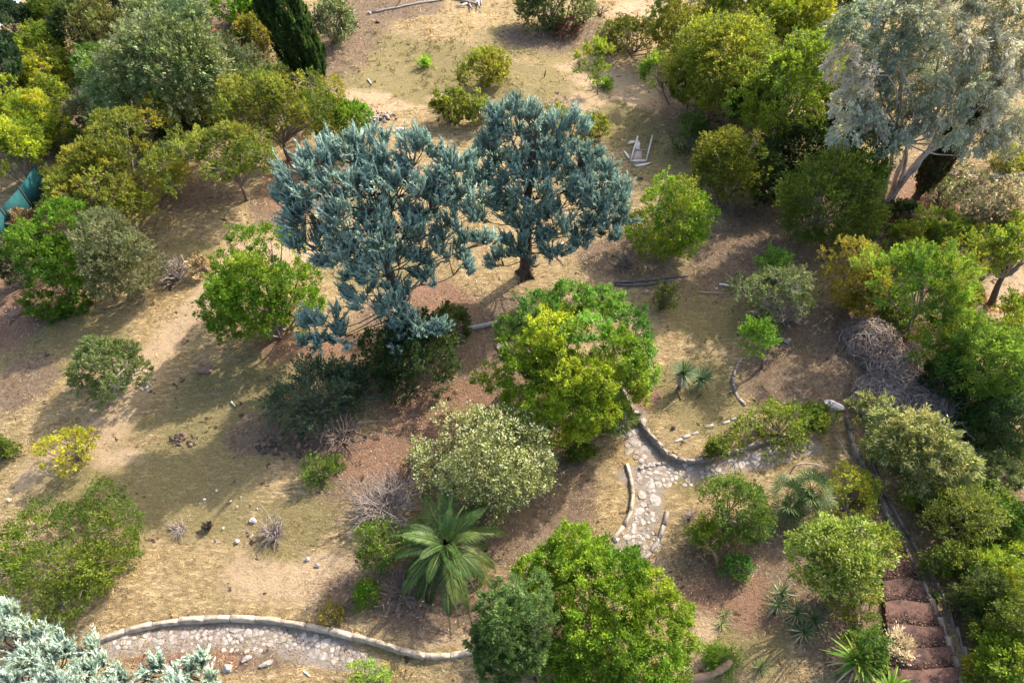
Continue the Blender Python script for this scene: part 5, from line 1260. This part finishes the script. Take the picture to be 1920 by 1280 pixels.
def stick(label, pts, rad, mat, name='stick', cat='stick', lift=.05, group=None, k=6, n=9):
    g = np.random.default_rng(int(pts[0][0] * 3)); P = []
    for q in pts:
        z = q[2] if len(q) > 2 else 0; a = on_ground(q[0], q[1], lift=z); P.append(a + [0, 0, z + lift])
    P = np.array(P); s = np.linspace(0, len(P) - 1, n); Q = np.stack([np.interp(s, range(len(P)), P[:, i]) for i in range(3)], 1)
    for _ in range(2): Q[1:-1] = (Q[:-2] + 2 * Q[1:-1] + Q[2:]) / 4
    Q[:, 2] = np.maximum(Q[:, 2], hg(Q[:, 0], Q[:, 1]) + rad * .5)
    T = Tubes(); r = np.linspace(rad, rad * .75, n) * (1 + .08 * g.normal(size=n)); T.add(Q, r, k)
    V = np.concatenate(T.V); F = np.concatenate(T.F); b = Q[0].copy()
    caps = np.array([list(range(k))[::-1], [len(V) - k + i for i in range(k)]])
    me = mesh_np(name, V - b, [F, caps], mat, smooth=True); count(me); o = link(name, me); o.location = tuple(b); return tag(o, label, cat, group)
stick('weathered fallen log running into the left side of the central bush', [(862, 622), (905, 612), (950, 604), (1005, 588)], .12, M_WOODG, 'fallen_log', 'log')
stick('upper grey pipe of the two lying across the litter', [(1152, 531), (1200, 528), (1245, 523), (1290, 518)], .055, M_PIPE, 'pipe', 'pipe')
stick('lower bowed grey pipe of the two lying across the litter', [(1153, 535), (1190, 537), (1225, 534), (1262, 526)], .05, M_PIPE, 'pipe', 'pipe')
stick('whitish pole sticking out of the airy grey shrub', [(1348, 534), (1380, 539), (1415, 544)], .05, M_WHITE, 'pole', 'pole')
stick('thin brown stick below the whitish pole', [(1308, 549), (1358, 551)], .025, M_WOODG)
stick('long bent grey cane arching over the lawn by the fan palms', [(1480, 890, .1), (1488, 874, .5), (1505, 868, .6), (1535, 872, .4), (1562, 884, .1)], .03, M_WOODG, 'cane', 'cane', n=14)
stick('thin pale pole leaning toward the double kerb', [(1565, 818, .05), (1580, 840, .2), (1596, 868, .3)], .028, M_WOODG, 'cane', 'cane')
stick('crooked brown stump leaning left with a pale cut end, lower right', [(1345, 1066, 0), (1344, 1048, .3), (1332, 1030, .6), (1318, 1024, .7), (1303, 1028, .72)], .065, M_WOODB, 'crooked_stump', 'stump', n=14, k=8)
stick('pale twig across the yucca lawn', [(1242, 771), (1264, 754)], .02, M_SLAB)
stick('pale twig near the stone ring', [(1355, 742), (1373, 733)], .018, M_SLAB)
stick('short white batten on the upper clearing lawn', [(690, 150), (697, 160)], .06, M_WHITE, 'batten', 'batten')
stick('small white stick on the shaded left lawn', [(434, 754), (442, 763)], .035, M_WHITE)
stick('white pipe standing in the rusty thin bush, upper left', [(418, 68, 0), (419, 55, .4), (423, 42, .9)], .05, M_WHITE, 'pipe', 'pipe')
stick('long grey board lying across the top of the clearing', [(698, 25), (740, 17), (830, 0)], .10, M_WOODG, 'long_board', 'board', k=4)
stick('thin dark rod propped on the long board at the top edge', [(742, 15, .1), (756, -5, .9)], .03, M_PIPE, 'rod', 'rod')
stick('thin pale root right of the central trunk, lying on orange soil', [(1040, 478), (1060, 498)], .03, M_SLAB)
stick('short dark root spur beside the right cypress trunk', [(992, 495, .15), (1002, 502, .25), (1013, 494, .3)], .09, M_WOODB, 'root', 'root')
stick('thick reddish root curling along the bottom edge', [(1270, 1282, .1), (1305, 1272, .25), (1345, 1262, .35), (1370, 1240, .3)], .13, M_WOODB, 'root', 'root', k=8)
stick('small white stake on the pinkish path below the curved wall', [(570, 1258), (582, 1268)], .03, M_WHITE)
stick('crooked dead branch at the foot of the taller yucca', [(1270, 735), (1274, 742), (1277, 750)], .03, M_WOODB)
stick('thin dead branch lying near the double kerb on the ringed lawn', [(1488, 725, .03), (1500, 738, .05), (1522, 752, .03)], .02, M_WOODG)
stick('short upright stake on the open upper clearing', [(1021, 145, 0), (1023, 134, .45)], .045, M_WOODB, 'stake', 'stake')
for i, (a, c) in enumerate([((845, -2), (872, 2)), ((857, 14), (876, 8)), ((866, 2), (892, 8)), ((872, -3), (905, 2)), ((878, 6), (885, 18)), ((896, -4), (898, 14)), ((902, -5), (902, 12)), ((852, -6), (896, 4)), ((880, 12), (896, 4))]):
    stick('grey weathered boards thrown in a heap at the top edge', [(a[0], a[1], .05 * (i % 4)), (c[0], c[1], .1 + .06 * (i % 3))], .085, M_WHITE if i % 2 else M_WOODG, 'board', 'board', group='boards in the heap at the top edge', k=4, n=3)

def boxm(name, c0, c1, w, z0, z1, mat, parent, org):
    a, c = np.array(c0[:2]), np.array(c1[:2]); d = unit(c - a); nn = np.array([-d[1], d[0]]) * w / 2
    q = [a + nn, a - nn, c - nn, c + nn]; V = np.array([[*p, z] for z in (z0, z1) for p in q]) - org
    F = np.array([[0, 1, 2, 3][::-1], [4, 5, 6, 7], [0, 1, 5, 4], [1, 2, 6, 5], [2, 3, 7, 6], [3, 0, 4, 7]][:]); me = mesh_np(name, V, F, mat); count(me); return link(name, me, parent)
def broken_frame():
    b = on_ground(1200, 290); rt = thing('broken_frame', 'broken white window frame lying open-ended on the upper lawn', 'window frame', b); z = b[2]
    A, Bq, C_, D = on_ground(1182, 303), on_ground(1211, 303), on_ground(1222, 262), on_ground(1195, 260)
    for p, q in ((A, Bq), (Bq, C_), (A, D)): boxm('frame_rail', p, q, .085, z + .0, z + .11, M_WHITE, rt, b)
    m1, m2 = on_ground(1190, 283), on_ground(1215, 285); boxm('crossbar', m1, m2, .04, z + .02, z + .07, M_WOODG, rt, b)
    sh = on_ground(1199, 294); V = np.array([A * .96 + Bq * .04, A * .3 + Bq * .7, m1 * .45 + m2 * .55, m1 * .95 + m2 * .05]); V[:, 2] = z + .03
    V2 = V.copy(); V2[:, 2] -= .02; me = mesh_np('broken_sheet', np.concatenate([V, V2]) - b, np.array([[0, 1, 2, 3], [7, 6, 5, 4], [0, 4, 5, 1], [1, 5, 6, 2], [2, 6, 7, 3], [3, 7, 4, 0]]), simple_mat('dusty_sheet', (.42, .36, .31), (.3, .25, .2), 3, bump=.1)); link('broken_sheet', me, rt)
    V = np.array([on_ground(1190, 282), on_ground(1199, 282), on_ground(1200, 272), on_ground(1195, 265)]); V[:, 2] = z + .05; V2 = V.copy(); V2[:, 2] -= .02
    me = mesh_np('broken_sheet', np.concatenate([V, V2]) - b, np.array([[0, 1, 2, 3], [7, 6, 5, 4], [0, 4, 5, 1], [1, 5, 6, 2], [2, 6, 7, 3], [3, 7, 4, 0]]), M_WHITE); link('broken_sheet', me, rt)
broken_frame()
def shard(label, pts):
    P = np.array([on_ground(*p) for p in pts]); b = P.mean(0); P[:, 2] = hg(P[:, 0], P[:, 1]).max() + .05; P2 = P.copy(); P2[:, 2] -= .04; n = len(P)
    F4 = np.array([[i, (i + 1) % n, n + (i + 1) % n, n + i][::-1] for i in range(n)]); F = [F4, np.array([list(range(n))]), np.array([[2 * n - 1 - i for i in range(n)]])]
    me = mesh_np('white_shard', np.concatenate([P, P2]) - b, F, M_WHITE); o = link('white_shard', me); o.location = tuple(b); tag(o, label, 'broken board')
shard('pointed white shard left of the broken frame', [(1168, 281), (1176, 290), (1181, 297), (1178, 299), (1172, 290)])
shard('white shard level with the upper end of the broken frame', [(1176, 271), (1180, 267), (1192, 268), (1188, 271), (1178, 273)])
shard('long white shard just below the broken frame', [(1190, 311), (1205, 309), (1222, 307), (1210, 312), (1192, 315)])
# white roof strips between the pines
def roof_strip(label, pts, w):
    a, c = on_ground(*pts[0]), on_ground(*pts[1]); b = (a + c) / 2; rt = thing('roof_strip', label, 'roof', b)
    boxm('roof_sheet', a, c, w, b[2] + .9, b[2] + .96, M_WHITEP, rt, b)
    for p in (a * .93 + c * .07, a * .07 + c * .93): boxm('post', p - [.05, 0, 0], p + [.05, 0, 0], .1, b[2] - .1, b[2] + .9, M_POST, rt, b)
M_WHITEP = simple_mat('white_metal', (.78, .78, .78), (.84, .84, .83), 2, .4, 0)
roof_strip('long narrow white roof strip between the pines in the top left corner', [(32, 38), (60, 14)], .5)
roof_strip('small white roof strip at the left edge below the top corner pine', [(4, 78), (16, 70)], .5)
# teal fence
def fence():
    pts = [(92, 352), (62, 392), (30, 432), (0, 470), (-30, 510)]; P = [on_ground(*p) for p in pts]; b = P[1]
    rt = thing('mesh_fence', 'teal mesh-covered fence under the lime hedge at the left edge', 'fence', b)
    for i in range(len(P)):
        boxm('post', P[i] - [.04, 0, 0], P[i] + [.04, 0, 0], .08, P[i][2] - .1, P[i][2] + 1.35, M_POST, rt, b)
        if i: 
            a, c = P[i - 1], P[i]; d = unit(c - a); boxm('mesh_panel', a + d * .05, c - d * .05, .03, min(a[2], c[2]) + .05, max(a[2], c[2]) + 1.28, M_TEAL, rt, b)
fence()

# ------------------------------------------------------------------ ground cover
def scatter():
    g = np.random.default_rng(99)
    def pts(n):
        s = g.random(n); y = 3.8 + 49 * s ** 1.45; x = (g.random(n) * 2 - 1) * (14 + np.clip(y - 5, 0, 60) * .66); return x, y
    x, y = pts(37000); lit, grn, red, pal = zone_fields(x, y); cl = fbm(x, y, .9, 3)
    k = (g.random(len(x)) < np.clip((cl - .42) * 4.5, .03, 1) * (1 - .75 * np.maximum(lit, red)) * (1 - .7 * pal)); x, y, grn = x[k], y[k], grn[k]
    n = len(x); bn = 8; I = np.repeat(np.arange(n), bn); dist = np.hypot(y, CAM_H); sc = (dist / 28)[I]
    P = np.c_[x[I] + g.normal(size=len(I)) * .06, y[I] + g.normal(size=len(I)) * .06, np.zeros(len(I))]; P[:, 2] = hg(P[:, 0], P[:, 1]) - .01
    D = g.normal(size=(len(I), 3)) * [.8, .8, .3] + [-.25, -.1, .45]; D = unit(D)
    cs = np.array([(.44, .31, .14), (.56, .42, .22), (.30, .21, .09), (.36, .30, .12)]); cg = np.array([(.17, .16, .055), (.24, .21, .08), (.13, .135, .045), (.34, .28, .13)])
    ci = g.integers(0, 4, len(I)); C = np.where(((grn[I] > .5) | (g.random(len(I)) < .10))[:, None], cg[ci], cs[ci]) * (.8 + .4 * g.random((len(I), 1)))
    lv = Leaves(g); lv.add(P, D, (.09 + .11 * g.random(len(I))) * sc, .026 * sc, C, True, 1)
    me = lv.mesh('dry_grass', M_DRY, (0, 0, 0)); count(me); o = link('dry_grass', me); tag(o, 'short dry straw grass and faded green grass covering the clearing', 'grass'); o['kind'] = 'stuff'
    x, y = pts(140000); lit, grn, red, pal = zone_fields(x, y); k = g.random(len(x)) < np.clip(lit * .75 + red * .35 + .03, 0, 1); x, y = x[k], y[k]; n = len(x); sc = np.hypot(y, CAM_H) / 28
    P = np.c_[x, y, hg(x, y) + .008]; D = rdir(g, n) * [1, 1, .25]; D[:, 2] = np.abs(D[:, 2]); D = unit(D)
    cs = np.array([(.13, .075, .055), (.20, .125, .085), (.30, .20, .145), (.45, .37, .28), (.10, .065, .05), (.38, .22, .12)]); C = cs[g.choice(6, n, p=[.22, .24, .17, .13, .16, .08])] * (.8 + .4 * g.random((n, 1)))
    lv = Leaves(g); lv.add(P, D, (.05 + .05 * g.random(n)) * sc, .035 * sc, C, True, .45)
    me = lv.mesh('leaf_litter', M_DRY, (0, 0, 0)); count(me); o = link('leaf_litter', me); tag(o, 'brown and pinkish fallen leaves strewn over the bare soil', 'leaf litter'); o['kind'] = 'stuff'
    x, y = pts(5200); k = g.random(len(x)) < .35 + .4 * (fbm(x, y, .6, 2) > .52); x, y = x[k], y[k]; n = len(x); s = (.018 + .045 * g.random(n) ** 3) * np.hypot(y, CAM_H) / 28
    oc = np.array([[1, 0, 0], [0, 1, 0], [-1, 0, 0], [0, -1, 0], [0, 0, .8], [0, 0, -.5]]); fc = np.array([[0, 1, 4], [1, 2, 4], [2, 3, 4], [3, 0, 4]])
    a = g.random(n) * 6.28; ca, sa = np.cos(a), np.sin(a); O = oc[None] * s[:, None, None] * (.7 + .6 * g.random((n, 6, 1)))
    V = np.stack([O[..., 0] * ca[:, None] - O[..., 1] * sa[:, None] * .8, O[..., 0] * sa[:, None] + O[..., 1] * ca[:, None] * .8, O[..., 2]], -1) + np.c_[x, y, hg(x, y)][:, None]
    me = mesh_np('pebbles', V.reshape(-1, 3), (fc[None] + (np.arange(n) * 6)[:, None, None]).reshape(-1, 3), M_FLAG); count(me); o = link('pebbles', me); tag(o, 'scattered small pale pebbles on the dry ground', 'pebbles'); o['kind'] = 'stuff'
scatter()
def undergrowth(label, name, regions, seed, cols, n, hh=.45):
    g = np.random.default_rng(seed); w = np.array([r[2] * r[3] for r in regions], float); w /= w.sum(); lv = Leaves(g)
    for (px, py, rx, ry), f in zip(regions, w):
        c = np.array(flat_xy(px, py)); a = abs(flat_xy(px + rx, py)[0] - c[0]); b = abs(flat_xy(px, py - ry)[1] - flat_xy(px, py + ry)[1]) / 2
        m = int(n * f); q = np.sqrt(g.random(m)); t = g.random(m) * 6.2832; x = c[0] + a * q * np.cos(t); y = c[1] + b * q * np.sin(t)
        k = fbm(x, y, .8, 3); ok = k > .40; x, y, k = x[ok], y[ok], k[ok]; m = len(x)
        z = h(x, y) + np.clip((k - .40) * 3, 0, 1) * hh * (.35 + .65 * g.random(m)); D = unit(rdir(g, m) + [0, 0, .5]); sc = np.hypot(y, CAM_H) / 28
        C = np.array(cols)[g.integers(0, len(cols), m)] * (.7 + .6 * g.random((m, 1))) * (.7 + 1.0 * vnoise(x, y, 1.7))[:, None]
        lv.add(np.c_[x, y, z], D, .12 * sc, .075 * sc, C, True, .8)
    me = lv.mesh(name, M_LEAF, (0, 0, 0)); count(me); o = link(name, me); tag(o, label, 'undergrowth'); o['kind'] = 'stuff'
undergrowth('tangled low green undergrowth between the bushes along the right edge', 'undergrowth', [(1860, 1010, 70, 90), (1870, 1150, 60, 120), (1760, 930, 50, 50), (1880, 850, 50, 60), (1800, 740, 90, 60)], 5, ((.09, .13, .03), (.13, .17, .04), (.05, .09, .025), (.18, .15, .05)), 16000)
undergrowth('dark low undergrowth filling the thicket left of the silver tree', 'undergrowth', [(1400, 60, 130, 80), (1430, 230, 130, 110), (1560, 340, 100, 90), (1700, 60, 200, 90)], 6, ((.05, .075, .022), (.08, .10, .028), (.035, .055, .018)), 15000, .6)
undergrowth('mixed low undergrowth between the trees in the upper left', 'undergrowth', [(120, 60, 150, 80), (60, 210, 70, 70), (330, 170, 160, 90), (500, 110, 80, 70), (330, 290, 60, 40)], 7, ((.06, .09, .03), (.10, .13, .04), (.14, .12, .06), (.04, .065, .02)), 15000, .5)
undergrowth('sparse low weeds and flowers on the sunny slope at the right edge', 'ground_weeds', [(1840, 350, 90, 30), (1780, 470, 90, 40), (1840, 610, 70, 60), (1720, 660, 60, 30)], 8, ((.20, .22, .06), (.28, .25, .09), (.12, .16, .04), (.45, .12, .16), (.5, .42, .25)), 6500, .25)
print('TRIS', TRI[0], sorted(STAT.items(), key=lambda q: -q[1])[:12])
